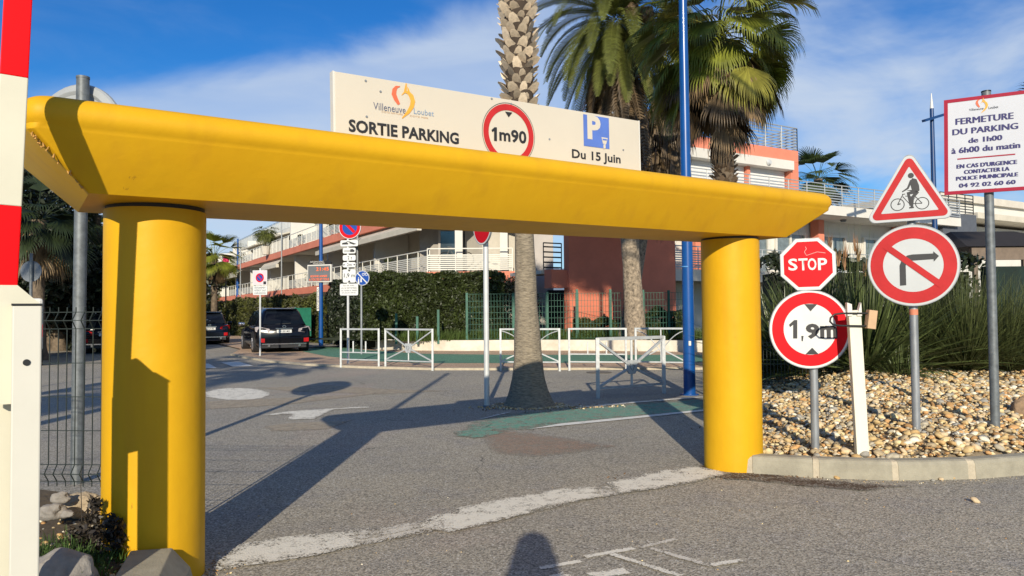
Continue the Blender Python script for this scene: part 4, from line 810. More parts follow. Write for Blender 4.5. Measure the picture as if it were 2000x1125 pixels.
# a) trunk rising in front of everything through the gate
bpz = G(1034, 792); P1 = thing('tall_palm', 'tall palm with flared ringed trunk in the road opening under the yellow gate', 'palm tree', bpz)
rz = [(0, .42), (.08, .37), (.22, .31), (.45, .25), (.8, .222), (1.2, .196), (2, .165), (2.8, .145), (3.6, .155), (4.2, .175), (5, .205), (6.3, .225), (9.2, .21)]
trunk(P1, bpz, 9.2, rz, bark, n=40, lean=(-.20, 0), seg=110, bumpy=.014)
P1b = lambda z: (-.20*z/9.2, 0)
MB().loft([[Vector((bpz.x-.20*z/9.2+(r+.014)*math.cos(a), bpz.y+(r+.014)*math.sin(a), z)) for a in [2*math.pi*j/24 for j in range(24)]] for z, r in ((3.75, .155), (4.2, .175), (5, .205), (6.3, .225), (9.2, .21))]).build('fibre_sheath', fib, P1, smooth=True)
boots(P1, bpz.x, bpz.y, 3.75, 7.1, lambda z: np.interp(z, [q[0] for q in rz], [q[1] for q in rz])+.01, bootm, per=9, dz=.118, sz=.155, leanf=P1b)
for i in range(34): az = i*2.4; fan_frond(P1, (bpz.x-.2+.1*math.cos(az), bpz.y+.1*math.sin(az), 9.3), az, math.radians(-20+100*i/34), 1.1, 1.2, g_fan, nseg=24, w=.035)
v, f = scatter(np.array([(bpz.x+.25+random.gauss(0, .45), bpz.y-.25+random.gauss(0, .10), .008) for _ in range(420)]+[(bpz.x+math.cos(a)*random.uniform(.35, .6), bpz.y+math.sin(a)*random.uniform(.35, .55), .008) for a in rng.uniform(0, 6.28, 500)]), rng.uniform(.01, .028, 920)); npmesh('tree_pit_gravel', v, f, pm_i, None, kind='stuff')
# b) date palm with hanging skirt
YB = 26.0; c = at(1205, 35, YB); bb = Vector((at(1243, 655, YB).x, YB, 0)); P2 = thing('date_palm', 'big date palm with drooping feather fronds behind the blue pole', 'palm tree', bb)
hgt = c.z-.6; trunk(P2, bb, hgt, [(0, .42), (1, .36), (3, .31), (6, .33), (9, .42), (12, .5)], mat('date_palm_bark', (.44, .35, .25), .95, var=.42, vs=11, bump=1.0, bs=14), n=26, lean=(c.x-bb.x, 0), seg=60, bumpy=.03)
for i in range(84):
    az = i*2.39996+random.uniform(-.15, .15); u = i/84; el = math.radians(-62+132*u+random.uniform(-6, 6)); pinnate(P2, (c.x+.2*math.cos(az), YB+.2*math.sin(az), c.z-.3+.5*u), az, el, random.uniform(3.3, 4.1), g_pin, n=62, ll=.46, sag=.42 if u > .3 else .24, w=.023, vdr=.45)
for i in range(44):
    az = i*2.4; pinnate(P2, (c.x+.5*math.cos(az), YB+.5*math.sin(az), c.z-.9-.8*(i % 3)), az, math.radians(random.uniform(-82, -60)), random.uniform(2.8, 4.4), g_dead2, n=36, ll=.42, sag=.3, name='dead_frond', w=.036, vdr=1.3)
for i, (px, py) in enumerate(((1236, 22), (1262, 28))):
    p = at(px, py, YB-1.2); bm = bmesh.new(); bmesh.ops.create_icosphere(bm, subdivisions=3, radius=.27)
    for v_ in bm.verts: v_.co *= 1+.35*noise.noise(v_.co*9+Vector((i, 0, 0)))
    me = bpy.data.meshes.new('fruit_cluster'); bm.to_mesh(me); bm.free(); me.materials.append(g_dead2); o = link('fruit_cluster', me, P2); o.matrix_parent_inverse = wm(P2).inverted(); o.location = p
# c) big fan palm on the right
YC = 19.5; c = at(1402, 78, YC); bb = Vector((at(1432, 700, YC).x, YC, 0)); P3 = thing('fan_palm', 'large fan palm with green fan leaves and long dead skirt right of the blue pole', 'palm tree', bb)
trunk(P3, bb, c.z, [(0, .40), (1, .33), (4, .28), (5.2, .25), (6.0, .26), (9, .20)], bark2, n=26, lean=(c.x-bb.x, 0), seg=60, bumpy=.03)
boots(P3, bb.x, bb.y, 4.7, 6.55, lambda z: .25, boot_dark, per=10, dz=.125, sz=.17, leanf=lambda z: ((c.x-bb.x)*z/c.z, 0))
for i in range(62):
    az = i*2.39996+random.uniform(-.2, .2); u = i/62; el = math.radians(-45+112*u+random.uniform(-10, 10)); fan_frond(P3, (c.x+.1*math.cos(az), YC+.1*math.sin(az), c.z+.25*u), az, el, random.uniform(.9, 1.75), random.uniform(1.05, 1.45), random.choice((g_fan, g_fan, g_fan3)), nseg=34, w=.034, droop=random.uniform(1.5, 2.6), sag=.32)
for i in range(44):
    az = i*2.4+.7; u = i/44; fan_frond(P3, (c.x+.18*math.cos(az), YC+.18*math.sin(az), c.z-.15-.9*u), az, math.radians(random.uniform(-80, -5)), random.uniform(.5, 1.2), random.uniform(.9, 1.4), g_dead if i % 3 else g_dead2, nseg=18, droop=2.2, name='dead_frond', w=.030, arc=1.2)
for i in range(14):
    az = random.uniform(2.6, 3.9); fan_frond(P3, (c.x-.3, YC, c.z-.5-random.random()), az+3.14*(i % 2), math.radians(random.uniform(-75, -30)), .9, 1.2, g_dead2, nseg=18, droop=2.0, name='dead_frond', w=.04, arc=1.0)
# dark dead-leaf curtain between the two crowns belongs to a third slim palm
YD = 27.2; c = at(1300, 150, YD); bb = Vector((at(1218, 640, YD).x, YD, 0)); P4 = thing('fan_palm', 'palm smothered in hanging brown dead fronds just left of the blue pole', 'palm tree', bb)
trunk(P4, bb, c.z, [(0, .32), (2, .26), (9, .24)], MATS['date_palm_bark'], n=18, seg=20, lean=(c.x-bb.x, 0))
for i in range(60): az = i*2.4; u = i/60; fan_frond(P4, (c.x+.2*math.cos(az), YD+.2*math.sin(az), c.z+.4-4.2*u), az, math.radians(random.uniform(-84, -55)), .8, 1.7, g_dead2 if i % 4 else g_dead, nseg=16, droop=2.4, name='dead_frond', w=.045, arc=1.0)
for i in range(16): az = i*2.4; fan_frond(P4, (c.x, YD, c.z+.3), az, math.radians(-10+70*i/16), 1.0, 1.1, g_fan2, nseg=26, w=.035)
# a tall spreading pine behind the camera: its crown shades the coral wall and the grey wall
tl_ = thing('tall_pine', 'tall spreading pine behind the camera whose crown shades the coral wall', 'tree', (13, -8, 0)); MB().tube([(13, -8, 0), (12.6, -7.6, 7), (11.5, -7, 13)], [.35, .28, .2], 12).build('trunk', bark2, tl_)
for cx_, cy_, cz_, r_, n_l in ((.3, -3.4, 15.9, 1.1, 1800), (2.0, -3.2, 16.1, 1.5, 4600), (3.1, -3.0, 16.4, 1.4, 4600), (4.1, -3.2, 17.5, .9, 2200), (1.2, -3.2, 16.3, 1.1, 3000), (7, -4.5, 17, 1.6, 3500), (10, -6, 17.4, 2, 3500), (13, -8, 18, 2.2, 3500)):
    leafy('crown', (cx_, cy_, cz_), n_l, r_, .11, hl_pine, tl_, .85); MB().tube([(11.5, -7, 13), ((11.5+cx_)/2, (-7+cy_)/2, 14.6), (cx_, cy_, cz_)], [.14, .10, .04], 8).build('limb', bark2, tl_)
# smaller and distant palms
def dist_palm(px, pyc, Y, lb, s=1, leaf=None, nf=26, nd=8, grp=None, trunkm=None):
    c_ = at(px, pyc, Y); return fan_palm(lb, Vector((c_.x, Y, 0)), c_.z, .22*s, nf, 1.0*s, 1.1*s, leaf, nd, grp=grp, trunkm=trunkm)
dist_palm(1598, 350, 52, 'small sunlit palm beyond the roof railing right of the coral block', 1.45, palmleafmat('distant_palm_leaf', (.09, .13, .03)), nd=6)
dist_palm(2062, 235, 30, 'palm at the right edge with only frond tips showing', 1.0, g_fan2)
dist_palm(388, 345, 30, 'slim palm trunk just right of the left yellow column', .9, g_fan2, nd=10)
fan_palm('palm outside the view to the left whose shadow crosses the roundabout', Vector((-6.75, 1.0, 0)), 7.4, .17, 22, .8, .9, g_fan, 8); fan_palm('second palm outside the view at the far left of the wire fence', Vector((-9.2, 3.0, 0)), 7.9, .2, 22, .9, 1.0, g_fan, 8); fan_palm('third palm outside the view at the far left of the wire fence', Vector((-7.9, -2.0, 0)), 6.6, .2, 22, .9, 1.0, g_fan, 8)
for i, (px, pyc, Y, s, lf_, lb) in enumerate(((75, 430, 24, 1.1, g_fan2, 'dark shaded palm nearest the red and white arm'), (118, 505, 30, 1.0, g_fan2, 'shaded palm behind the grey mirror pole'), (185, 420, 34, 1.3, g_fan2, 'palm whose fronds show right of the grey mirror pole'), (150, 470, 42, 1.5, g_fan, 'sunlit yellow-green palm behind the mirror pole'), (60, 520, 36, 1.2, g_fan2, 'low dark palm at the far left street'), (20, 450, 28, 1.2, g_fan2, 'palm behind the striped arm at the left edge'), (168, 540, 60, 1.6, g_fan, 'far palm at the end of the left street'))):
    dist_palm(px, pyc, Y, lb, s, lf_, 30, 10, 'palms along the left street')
# ---------------------------------------------------------------- low white wall, grass, green fence
wall_px = [(560, 664), (625, 668), (690, 678), (741, 684), (811, 687), (900, 688), (1056, 687), (1200, 688), (1340, 690), (1420, 691), (1560, 694)]
wp = [G(*p) for p in wall_px]; lw = thing('garden_wall', 'low curving white rendered wall in front of the hedge and green fence', 'wall', wp[4])
rend = mat('stained_white_render', (.70, .66, .56), .9, var=.16, vs=2.2, bump=.3, bs=20, col2=(.50, .44, .34))
n = len(wp); nrm = []
for i in range(n): d = (wp[min(i+1, n-1)]-wp[max(i-1, 0)]).normalized(); nrm.append(Vector((-d.y, d.x, 0)))
for i in range(n-1):
    mb = MB(); hh = .43; mb.loft([[wp[j]+Vector((0, 0, 0)), wp[j]+Vector((0, 0, hh)), wp[j]+nrm[j]*.2+Vector((0, 0, hh)), wp[j]+nrm[j]*.2] for j in (i, i+1)]); mb.build('wall_section', rend, lw)
sheet('lawn', [(-9, 30), (-4.6, 27.4), (-2, 27.0), (6, 27.0), (12, 27.2), (16, 36), (2, 33), (-6, 33)], .40, mat('lawn_soil', (.05, .07, .02), .95, var=.3, bump=.5), kind='structure')
bladeobj('grass', [blades(16, (random.uniform(-4.2, 7.5), 27.0+random.random()**1.5*1.8, .40), .12, .5, .012, 55, .4, R=.25, seg=3) for _ in range(700)], mat('lawn_grass', (.10, .16, .03), .7, var=.25, isl_rand=.35, tl=.3), None, kind='stuff')
hl = mat('hedge_leaf', (.055, .075, .018), .5, var=.3, vs=1.2, isl_rand=.55, tl=.2); hl2 = mat('olive_hedge_leaf', (.11, .12, .028), .55, var=.35, vs=.8, isl_rand=.5, tl=.25); hl3 = mat('shaded_dark_leaf', (.022, .034, .012), .5, var=.3, isl_rand=.4); hcore = mat('hedge_core', (.012, .015, .008), .95)  # hl3: leaf darkened for shaded greenery, shade put into its colour
def hedge(lb, a, b, depth, z0, z1, n, size, m, top_noise=.15, cat='hedge'):
    a, b = Vector(a), Vector(b); d = b-a; L_ = d.length; d.normalize(); nn = Vector((-d.y, d.x, 0)); t = thing('hedge', lb, cat, (a+b)/2)
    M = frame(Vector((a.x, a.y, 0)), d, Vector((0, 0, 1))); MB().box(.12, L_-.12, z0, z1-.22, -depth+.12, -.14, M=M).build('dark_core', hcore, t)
    k = int(n*.62); s = rng.uniform(0, L_, n); z = rng.uniform(z0, z1, n); o = np.abs(rng.normal(0, .07, n)); tp = np.arange(n) > k; o[tp] = rng.uniform(0, depth, tp.sum()); z[tp] = z1-np.abs(rng.normal(0, .08, tp.sum()))
    bul = np.array([noise.noise(Vector((s[i]*.9, z[i]*1.1, a.x))) for i in range(n)])*.28; o = o+np.where(tp, 0, bul-.06); z = z+np.where(tp | (z > z1-.3), top_noise*np.array([noise.noise(Vector((s[i]*1.3, o[i]*1.3, 4))) for i in range(n)]), 0)
    A = np.array(a)[None]; c = A+np.array(d)[None]*s[:, None]+np.array(nn)[None]*o[:, None]; c[:, 2] = z; leafquads('foliage', c, size, m, t, kind='stuff'); return t
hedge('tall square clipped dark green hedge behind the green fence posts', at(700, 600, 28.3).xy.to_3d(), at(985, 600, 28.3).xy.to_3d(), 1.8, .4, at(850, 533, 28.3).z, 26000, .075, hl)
hedge('shaded flank of the clipped hedge facing the street', at(640, 600, 34).xy.to_3d(), at(702, 600, 28.5).xy.to_3d(), 1.0, .1, 2.85, 9000, .08, hl3)  # this side's shade is put into its darker leaf colour
P_ = lambda px, Y: Vector((at(px, 600, Y).x, Y, 0))
hedge('olive green hedge behind the parked black car', P_(455, 47), P_(640, 34.5), 1.2, 0, 2.15, 12000, .10, hl2, .5)
hedge('far olive hedge along the foot of the apartment block at the left', P_(395, 62), P_(458, 47.5), 1.2, 0, 2.0, 5000, .13, hl2, .6)
hedge('low rounded bushes in front of the coral wall', P_(1120, 28.2), P_(1222, 28.1), .8, .4, 1.05, 5500, .06, hl2, .3, 'bush'); hedge('taller dark bushes in front of the coral wall next to the blue pole', P_(1226, 28.1), P_(1345, 28.3), .9, .4, 1.35, 7000, .065, hl, .4, 'bush')
tarp = MB().box(-.0, 2.0, -.4, .95, -.02, 0, M=frame(P_(571, 36.5)+Vector((0, 0, .75)), P_(612, 34.8)-P_(571, 36.5), Vector((0, 0, 1)))).build('green_screen', mat('bright_green_tarp', (.02, .22, .13), .7, var=.2, bump=.3)); tarp['label'] = 'bright green privacy screen behind the roof of the black car'; tarp['category'] = 'screen'
db = MB().box(1.5, 3.2, 31.2, 31.3, 0, 2.34).build('dark_infill', mat('dark_infill_face', (.02, .022, .02), .9)); db['label'] = 'dark box added to darken the passage under the coral band'; db['category'] = 'infill'  # plain dark box added so the passage below the band looks dark
dk = thing('shrub', 'dark shrub filling the shaded corner beside the grey wall', 'shrub', P_(1010, 29)); leafy('foliage', (P_(1010, 29.6).x-.3, 29.6, 1.5), 5000, 1.3, .07, hl3, dk, 1.1)
gf = thing('mesh_fence', 'green welded mesh fence with square posts on the low white wall', 'fence', (2, 26.9, .4))
for px, zb in ((774, 612), (815, 618), (856, 605), (912, 572), (1003, 572), (1069, 570), (1127, 565), (1192, 565), (1256, 566), (1306, 567)):
    p = P_(px, 26.95); MB().bar(p+Vector((0, 0, .3)), p+Vector((0, 0, at(px, zb, 26.95).z)), .085).build('fence_post', greenwire, gf)
mesh_panel(gf, P_(912, 26.9), P_(1345, 26.9), .45, at(1100, 572, 26.9).z, greenwire, .11, .011, folds=False, hsp=.21)
# ---------------------------------------------------------------- Vauban railings
def railing(lb, a, b, kind, h=1.0, m=palegalv, r=.024, grp='metal pedestrian railings along the far kerb'):
    a, b = Vector(a), Vector(b); d = b-a; L_ = d.length; d.normalize(); t = thing('pedestrian_railing', lb, 'railing', (a+b)/2, grp); P = lambda s, z: a+d*s+Vector((0, 0, z))
    for s in (0, L_): MB().bar(P(s, -.05), P(s, h), r*2).build('post', m, t)
    MB().bar(P(0, h-.02), P(L_, h-.02), r*1.9, r*1.8).build('top_rail', m, t); MB().bar(P(0, .17), P(L_, .17), r*1.3).build('bottom_rail', m, t)
    if kind == 'plain':
        MB().bar(P(0, .36), P(L_, .36), r*1.2).build('middle_rail', m, t)
        for k in (.33, .66): MB().bar(P(L_*k, .36), P(L_*k, .66), r*1.4).build('stub', m, t)
    else:
        c_ = P(L_/2, .50); rr_ = .11 if kind == 'cross' else .0
        for s, z in ((.02, h-.06), (L_-.02, h-.06), (.02, .19), (L_-.02, .19)):
            e = P(s, z)
            if kind == 'arc' and z > .5:
                pts_ = [e.lerp(P(L_/2, .42), k/8)+Vector((0, 0, .10*math.sin(math.pi*k/8))) for k in range(9)]; MB().tube(pts_, r*.55, 6).build('arched_brace', m, t)
            else: MB().bar(e, c_.lerp(e, .08 if kind == 'arc' else .12), r*1.25).build('diagonal_brace', m, t)
        MB().bar(P(L_/2, h-.04), P(L_/2, .17), r*1.2).build('centre_bar', m, t)
        if kind == 'cross':
            M = frame(c_+Vector((0, -.02, 0)), d, Vector((0, 0, 1))); MB().prism([(-.10, .12), (-.10, -.06), (-.06, -.12), (.06, -.12), (.10, -.06), (.10, .12)][::-1], M, -.02, .02).build('shield', m, t)
            stroke('emblem', [(-.035, .06), (-.055, .02), (-.02, -.05)], .012, M, .023, darkgalv, t); stroke('emblem', [(.0, .05), (.045, .02), (.0, -.07)], .012, M, .023, darkgalv, t)
    return t
def gr(px1, py1, px2, py2, kind, lb): railing(lb, G(px1, py1, .05), G(px2, py2, .05), kind)
gr(666, 714, 740, 716, 'plain', 'leftmost plain metal railing on the far pavement beside the stacked sign post')
gr(753, 716, 845, 720, 'cross', 'metal railing with crossed braces in front of the tall hedge')
gr(978, 720, 1093, 721, 'arc', 'metal railing with arched braces behind the palm trunk')
gr(1112, 720, 1223, 721, 'plain', 'plain metal railing behind the nearer crossed railing')
gr(1242, 720, 1342, 722, 'arc', 'arched metal railing on the far pavement cut by the blue pole')
a = G(1168, 778); b = G(1297, 768); railing('larger near metal railing with crossed braces and shield beside the blue pole', a, b, 'cross', 1.02, palegalv, .030, None)
# ---------------------------------------------------------------- blue poles
def bluepole(lb, px, py, top, r0_, r1_, lean=0):
    b = G(px, py); t = thing('lamp_post', lb, 'lamp post', b); MB().tube([b, b+Vector((lean*.3, 0, top*.3)), b+Vector((lean, 0, top))], [r0_, r0_*.9, r1_], 20).build('pole', blue, t, smooth=True); return t, b
t, b = bluepole('tall blue lamp post between the near railing and the right yellow column', 1347, 771, 9.0, .105, .06, -.02)
MB().tube([b, b+Vector((0, 0, .02))], .16, 16).build('base_plate', blue, t); MB().box(-.02, .02, -.04, .04, 0, .004, M=facing(Vector((b.x-.01, b.y-.112, at(1337, 670, b.y).z)), .1)).build('sticker', white_paint, t)
for dx in (0,): MB().bar(Vector((b.x-.02, b.y, 8.9)), Vector((b.x-.02, b.y-1.6, 9.3)), .08).build('lamp_arm', blue, t); MB().box(-.1, .1, -.3, .3, -.04, .04, M=Matrix.Translation((b.x-.02, b.y-1.8, 9.3))).build('lamp_head', blue, t)
MB().tube([Vector((b.x-.026, b.y, at(1341, 522, b.y).z)), Vector((b.x-.026, b.y, at(1341, 520, b.y).z))], .096, 20).build('band', mat('pale_blue_band', (.1, .3, .6)), t)
t, b = bluepole('blue lamp post carrying the electronic display board', 627, 675, 8.5, .10, .06)
Yb = b.y-.15; DM = facing(at(624, 534, Yb), math.radians(18)); dl = lambda px, py: loc2(DM, px, py)
x0, y0 = dl(600, 552); x1, y1 = dl(647, 516); MB().box(x0, x1, y0, y1, -.12, 0, M=DM).build('display_frame', white_paint, t, bevel=.02); MB().box(x0+.05, x1-.05, y0+.05, y1-.05, .0, .006, M=DM).build('display_screen', mat('display_grey', (.16, .17, .18), .4), t)
led = mat('orange_led', (.9, .14, .03), .6, emit=.35)
text('21:45', DM, x0+.46, y1-.28, x1-.12, y1-.12, led, t, .01, .01); text('BONNE ANNEE', DM, x0+.18, y0+.23, x1-.2, y0+.32, led, t, .01, .01); text('A TOUTES ET TOUS', DM, x0+.1, y0+.08, x1-.1, y0+.18, led, t, .01, .01)
MB().prism([(x0+.1, y1), (x1, y1), (x1-.02, y1+.10), (x1-.2, y1+.22), (x1-.35, y1+.13), (x0+.1, y1+.19)], DM, -.06, -.02).build('header_plate', blackm, t); text('INFORMATIONS', DM, x0+.14, y1+.09, x1-.4, y1+.16, white_paint, t, -.016, 0); text('MUNICIPALES', DM, x0+.3, y1+.015, x1-.35, y1+.075, white_paint, t, -.016, 0)
p = at(621, 565, b.y-.12); VM = frame(p, Vector((0, 0, -1)), Vector((1, 0, 0))); MB().box(-.1, .95, -.05, .05, -.02, 0, M=VM).build('vertical_plate', white_paint, t); text('VILLENEUVE', VM, -.05, -.03, .9, .035, blackm, t, .003, .02)
t, b = bluepole('far blue lamp post beyond the dark blue car', 464, 640, 8.8, .16, .08)
t, b = bluepole('far blue lamp post behind the coral block', 407+58, 628, 9, .001, .001) if 0 else (None, None)
b = Vector((at(1822, 300, 30).x, 30, 0)); t = thing('lamp_post', 'thin blue lamp post with white needle tip behind the cyclist triangle', 'lamp post', b); zt = at(1820, 182, 30).z; za = at(1820, 232, 30).z; zw = at(1820, 212, 30).z
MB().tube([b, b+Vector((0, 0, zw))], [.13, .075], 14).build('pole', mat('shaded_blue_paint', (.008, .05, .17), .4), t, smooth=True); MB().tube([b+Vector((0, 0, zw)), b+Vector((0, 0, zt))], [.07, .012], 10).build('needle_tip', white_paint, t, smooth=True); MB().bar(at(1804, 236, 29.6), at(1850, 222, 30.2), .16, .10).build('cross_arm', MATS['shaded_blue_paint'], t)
# ---------------------------------------------------------------- street signs in the middle distance
def spole(t, b, z, r, m): MB().tube([b, Vector((b.x, b.y, z))], r, 14).build('pole', m, t, smooth=True)
lightpole = mat('pale_pole', (.62, .63, .62), .4, .2, var=.1)
b = G(680, 710, .05); t = thing('stacked_sign_post', 'pole carrying a no parking disc over six white panels', 'road sign', b); Yp = b.y-.05; spole(t, b, at(683, 432, b.y).z, .035, lightpole)
def panel(px0, px1, py0, py1, yaw=8, r=.04): 
    c_ = at((px0+px1)/2, (py0+py1)/2, Yp); M = facing(c_, math.radians(yaw)); w = (px1-px0)/2*Yp/F; h = (py1-py0)/2*Yp/F; MB().prism(rrect(-w, w, -h, h, r), M, -.02, 0).build('panel', whitesh, t); return M, w, h
C_ = at(683, 444, Yp); Md = facing(C_, math.radians(8)); R_ = 22.5/F*Yp; disc_plate(t, Md, R_, whitesh, n=36); ring('red_ring', R_*.66, R_*.95, Md, .0015, redp, t, 36); flat('blue_field', circ(R_*.67, 32), Md, .001, bluesh, t); flat('red_bar', [(-.03-.14, .17-.06), (-.17+.05, .17), (.17, -.11), (.11, -.17)][::-1], Md, .004, redp, t)
M, w, h = panel(664, 700, 469, 481); flat('tow_symbol', [(-w*.8, -h*.4), (-w*.1, -h*.4), (-w*.1, 0), (-w*.45, h*.3), (-w*.8, h*.1)][::1], M, .002, blackm, t); flat('tow_symbol', [(0, 0), (w*.5, -h*.5), (w*.85, -h*.3), (w*.5, h*.1), (w*.1, h*.5)], M, .002, blackm, t); stroke('tow_symbol', [(-w*.5, 0), (-w*.2, h*.5), (w*.1, h*.45)], .02, M, .0035, blackm, t)
M, w, h = panel(669, 695, 484, 495); text('caravane', M, -w*.8, -h*.5, w*.1, h*.2, blackm, t, .002, 0); flat('van_symbol', [(w*.15, -h*.5), (w*.8, -h*.5), (w*.85, h*.1), (w*.5, h*.6), (w*.15, h*.4)], M, .002, blackm, t)
M, w, h = panel(669, 695, 498, 509); text('2 t', M, -w*.25, -h*.6, w*.45, h*.65, blackm, t, .002, .01)
M, w, h = panel(669, 695, 512, 522); text('2m', M, -w*.35, -h*.55, w*.4, h*.6, blackm, t, .002, .01); flat('arrow', [(-w*.9, -h*.35), (-w*.6, 0), (-w*.9, h*.35)], M, .002, blackm, t); flat('arrow', [(w*.9, h*.35), (w*.6, 0), (w*.9, -h*.35)], M, .002, blackm, t)
M, w, h = panel(669, 695, 526, 552); text('1,9 m', M, -w*.8, -h*.32, w*.9, h*.40, blackm, t, .002, .01); flat('arrow', [(-w*.25, h*.95), (0, h*.62), (w*.25, h*.95)], M, .002, blackm, t); flat('arrow', [(-w*.25, -h*.95), (w*.25, -h*.95), (0, -h*.62)], M, .002, blackm, t)
M, w, h = panel(663, 700, 554, 577)
for i, s_ in enumerate(('DU 1ER AVRIL', 'AU 30 SEPTEMBRE', 'DE 10H00 A 18H00', 'ET JOURS FERIES')): q = (.62, .85, .85, .75)[i]; text(s_, M, -w*q, h*(.60-.42*i)-h*.05, w*q, h*(.60-.42*i)+h*.2, charcoal, t, .002, .0)
b = G(706, 692, .05); t = thing('cycle_end_sign', 'round blue sign with white diagonal half hidden behind the stacked panels', 'road sign', b); Yq = b.y-.06; spole(t, b, at(706, 530, b.y).z, .035, galv); Md = facing(at(707.5, 543, Yq), math.radians(10)); R_ = 14.5/F*Yq; disc_plate(t, Md, R_, whitesh, n=36); flat('blue_field', circ(R_*.93, 36), Md, .0015, bluesh, t); q = R_*.66; stroke('white_bar', [(-q, q), (q, -q)], .035, Md, .004, whitesh, t)
ring('cycle_symbol', .035, .05, Md @ Matrix.Translation((.04, .12, 0)), .004, whitesh, t, 14); ring('cycle_symbol', .035, .05, Md @ Matrix.Translation((.15, .12, 0)), .004, whitesh, t, 14); stroke('cycle_symbol', [(.04, .12), (.08, .18), (.15, .12)], .012, Md, .0045, whitesh, t)
for dx, s_ in ((-.13, 1), (-.04, .7)): flat('walker_symbol', [(dx-.02, -.02*s_), (dx-.03, -.2*s_), (dx+.03, -.2*s_), (dx+.02, -.02*s_)], Md, .004, whitesh, t); flat('walker_symbol', circ(.018, 10, dx, .01*s_), Md, .004, whitesh, t)
b = G(508, 698, .0); t = thing('temporary_no_parking_sign', 'portrait panel with a small no parking disc and printed notice by the black car', 'sign', b); Yp = b.y-.04; spole(t, b, at(508, 524, b.y).z, .03, lightpole)
pinkw = mat('pale_pink_panel', (.68, .58, .60), .5); M, w, h = panel(492, 523, 528, 557, 12, .01); MB().box(-w*.93, w*.93, -h*.93, h*.93, .001, .003, M=M).build('face', pinkw, t); flat('red_disc', circ(w*.57, 28), M, .004, redp, t); flat('blue_disc', circ(w*.40, 24), M, .006, bluesh, t); stroke('red_bar', [(-w*.3, h*.3), (w*.3, -h*.3)], .03, M, .0085, redp, t); MB().box(w*.5, w*.88, -h*.9, -h*.5, .0035, .005, M=M).build('tow_symbol', blackm, t)
M, w, h = panel(493, 523, 558.5, 576, 12, .01)
for i, s_ in enumerate(('STATIONNEMENT', 'INTERDIT SAUF', 'LIVRAISONS')): text(s_, M, -w*.8, h*(.5-.6*i)-h*.1, w*.8, h*(.5-.6*i)+h*.3, charcoal, t, .002, 0)
b = G(951, 795); t = thing('no_entry_sign', 'pale pole with a red round sign seen nearly edge on under the beam', 'road sign', b); spole(t, b+Vector((0, 0, -.02)), at(947, 425, b.y).z, .042, lightpole); Md = facing(at(941.5, 440, b.y-.07), math.radians(60)); disc_plate(t, Md, .30, whitesh, n=40); flat('red_face', circ(.275, 40), Md, .0015, redp, t); MB().box(-.2, .2, -.04, .04, .003, .0045, M=Md).build('white_bar', whitesh, t)
p = G(951, 795); MB().tube([p, p+Vector((0, 0, .03))], [.09, .05], 14).build('collar', darkgalv, t)
# mirror on grey pole at the left
b = G(150, 944); t = thing('traffic_mirror', 'round traffic mirror seen from behind on a grey pole left of the beam', 'traffic mirror', b); MB().tube([b, Vector((b.x+.02, b.y, at(153, 154, b.y).z))], .053, 20).build('pole', darkgalv, t, smooth=True); MB().tube([Vector((b.x+.02, b.y, at(153, 154, b.y).z)), Vector((b.x+.02, b.y, at(153, 150, b.y).z))], .056, 20).build('pole_cap', darkgalv, t, smooth=True)
Md = facing(at(148, 272, b.y+.14), math.radians(14)); R_ = 112/F*b.y
prf = [(0, .0), (R_*.5, -.0), (R_*.80, .005), (R_*.84, .02), (R_*.86, .025), (R_*.97, .01), (R_, -.01), (R_*1.0, -.04), (R_*.96, -.06), (0, -.10)]
mb = MB(); mb.loft([[Md @ Vector((x, y, z)) for x, y in circ(max(r_, .001), 48)] for r_, z in prf]); mb.build('mirror_shell', mat('grey_plastic_back', (.36, .38, .39), .5, var=.06), t, smooth=True, auto=25); MB().box(-.2, .2, -.02, .02, .02, .05, M=Md).build('bracket', darkgalv, t)
b = G(62, 700); b = Vector((at(60, 600, 15).x, 15, 0)); t = thing('round_sign_back', 'back of a small round grey sign in front of the dark palms', 'road sign', b); spole(t, b, at(60, 495, 15).z, .03, darkgalv); Md = facing(at(60, 530, 15.05), 0); MB().prism(circ(.215, 32), Md, -.02, 0).build('plate', mat('grey_sign_back', (.20, .22, .24), .5), t, smooth=True)
# ---------------------------------------------------------------- left apartment building
ab = thing('apartment_building', 'white and coral apartment block with stepped balconies receding to the left', 'building', (-3.7, 32.5, 0))
fd = Vector((-.503, .864, 0)); fn = Vector((-.864, -.503, 0)); FM = frame(Vector((-3.7, 32.5, 0)), -fd, Vector((0, 0, 1)))  # local x runs towards the street corner, so s -> -x
def fb(mb, s0, s1, z0, z1, t0, t1, mi=0):
    vs = [Vector((-3.7, 32.5, 0))+fd*s+fn*t+Vector((0, 0, z)) for z in (z0, z1) for t in (t0, t1) for s in (s0, s1)]; return mb.add(vs, [(0, 2, 3, 1), (4, 5, 7, 6), (0, 1, 5, 4), (2, 6, 7, 3), (0, 4, 6, 2), (1, 3, 7, 5)], mi)
def fpart(name, m, *boxes, **k):
    mb = MB(); [fb(mb, *q) for q in boxes]; return mb.build(name, m, ab, **k)
fpart('wall', cream, (-.2, 78, 0, 9, -6, -2.6)); fpart('wall', wallwhite, (3, 62, 8.85, 11.2, -8.5, -5.6)); fpart('upper_wall', wallwhite, (.2, 78, 6.2, 8.4, -2.59, -2.4))
for z0, z1, t0, s1, m, nm in ((2.75, 3.2, 0, 78, coral, 'balcony_fascia'), (5.75, 6.2, 0, 78, coral, 'balcony_fascia'), (8.4, 8.8, -2.2, 62, wallwhite, 'roof_fascia')):
    for k in range(6): a_ = s1*k/6; fpart(nm, m, (a_+.006 if k else -.0, s1*(k+1)/6-.006, z0, z1, t0-.25, t0)) 
    fpart('floor_slab', cream, (0, s1-.01, z0+.05, z1-.05, -5, t0-.252))
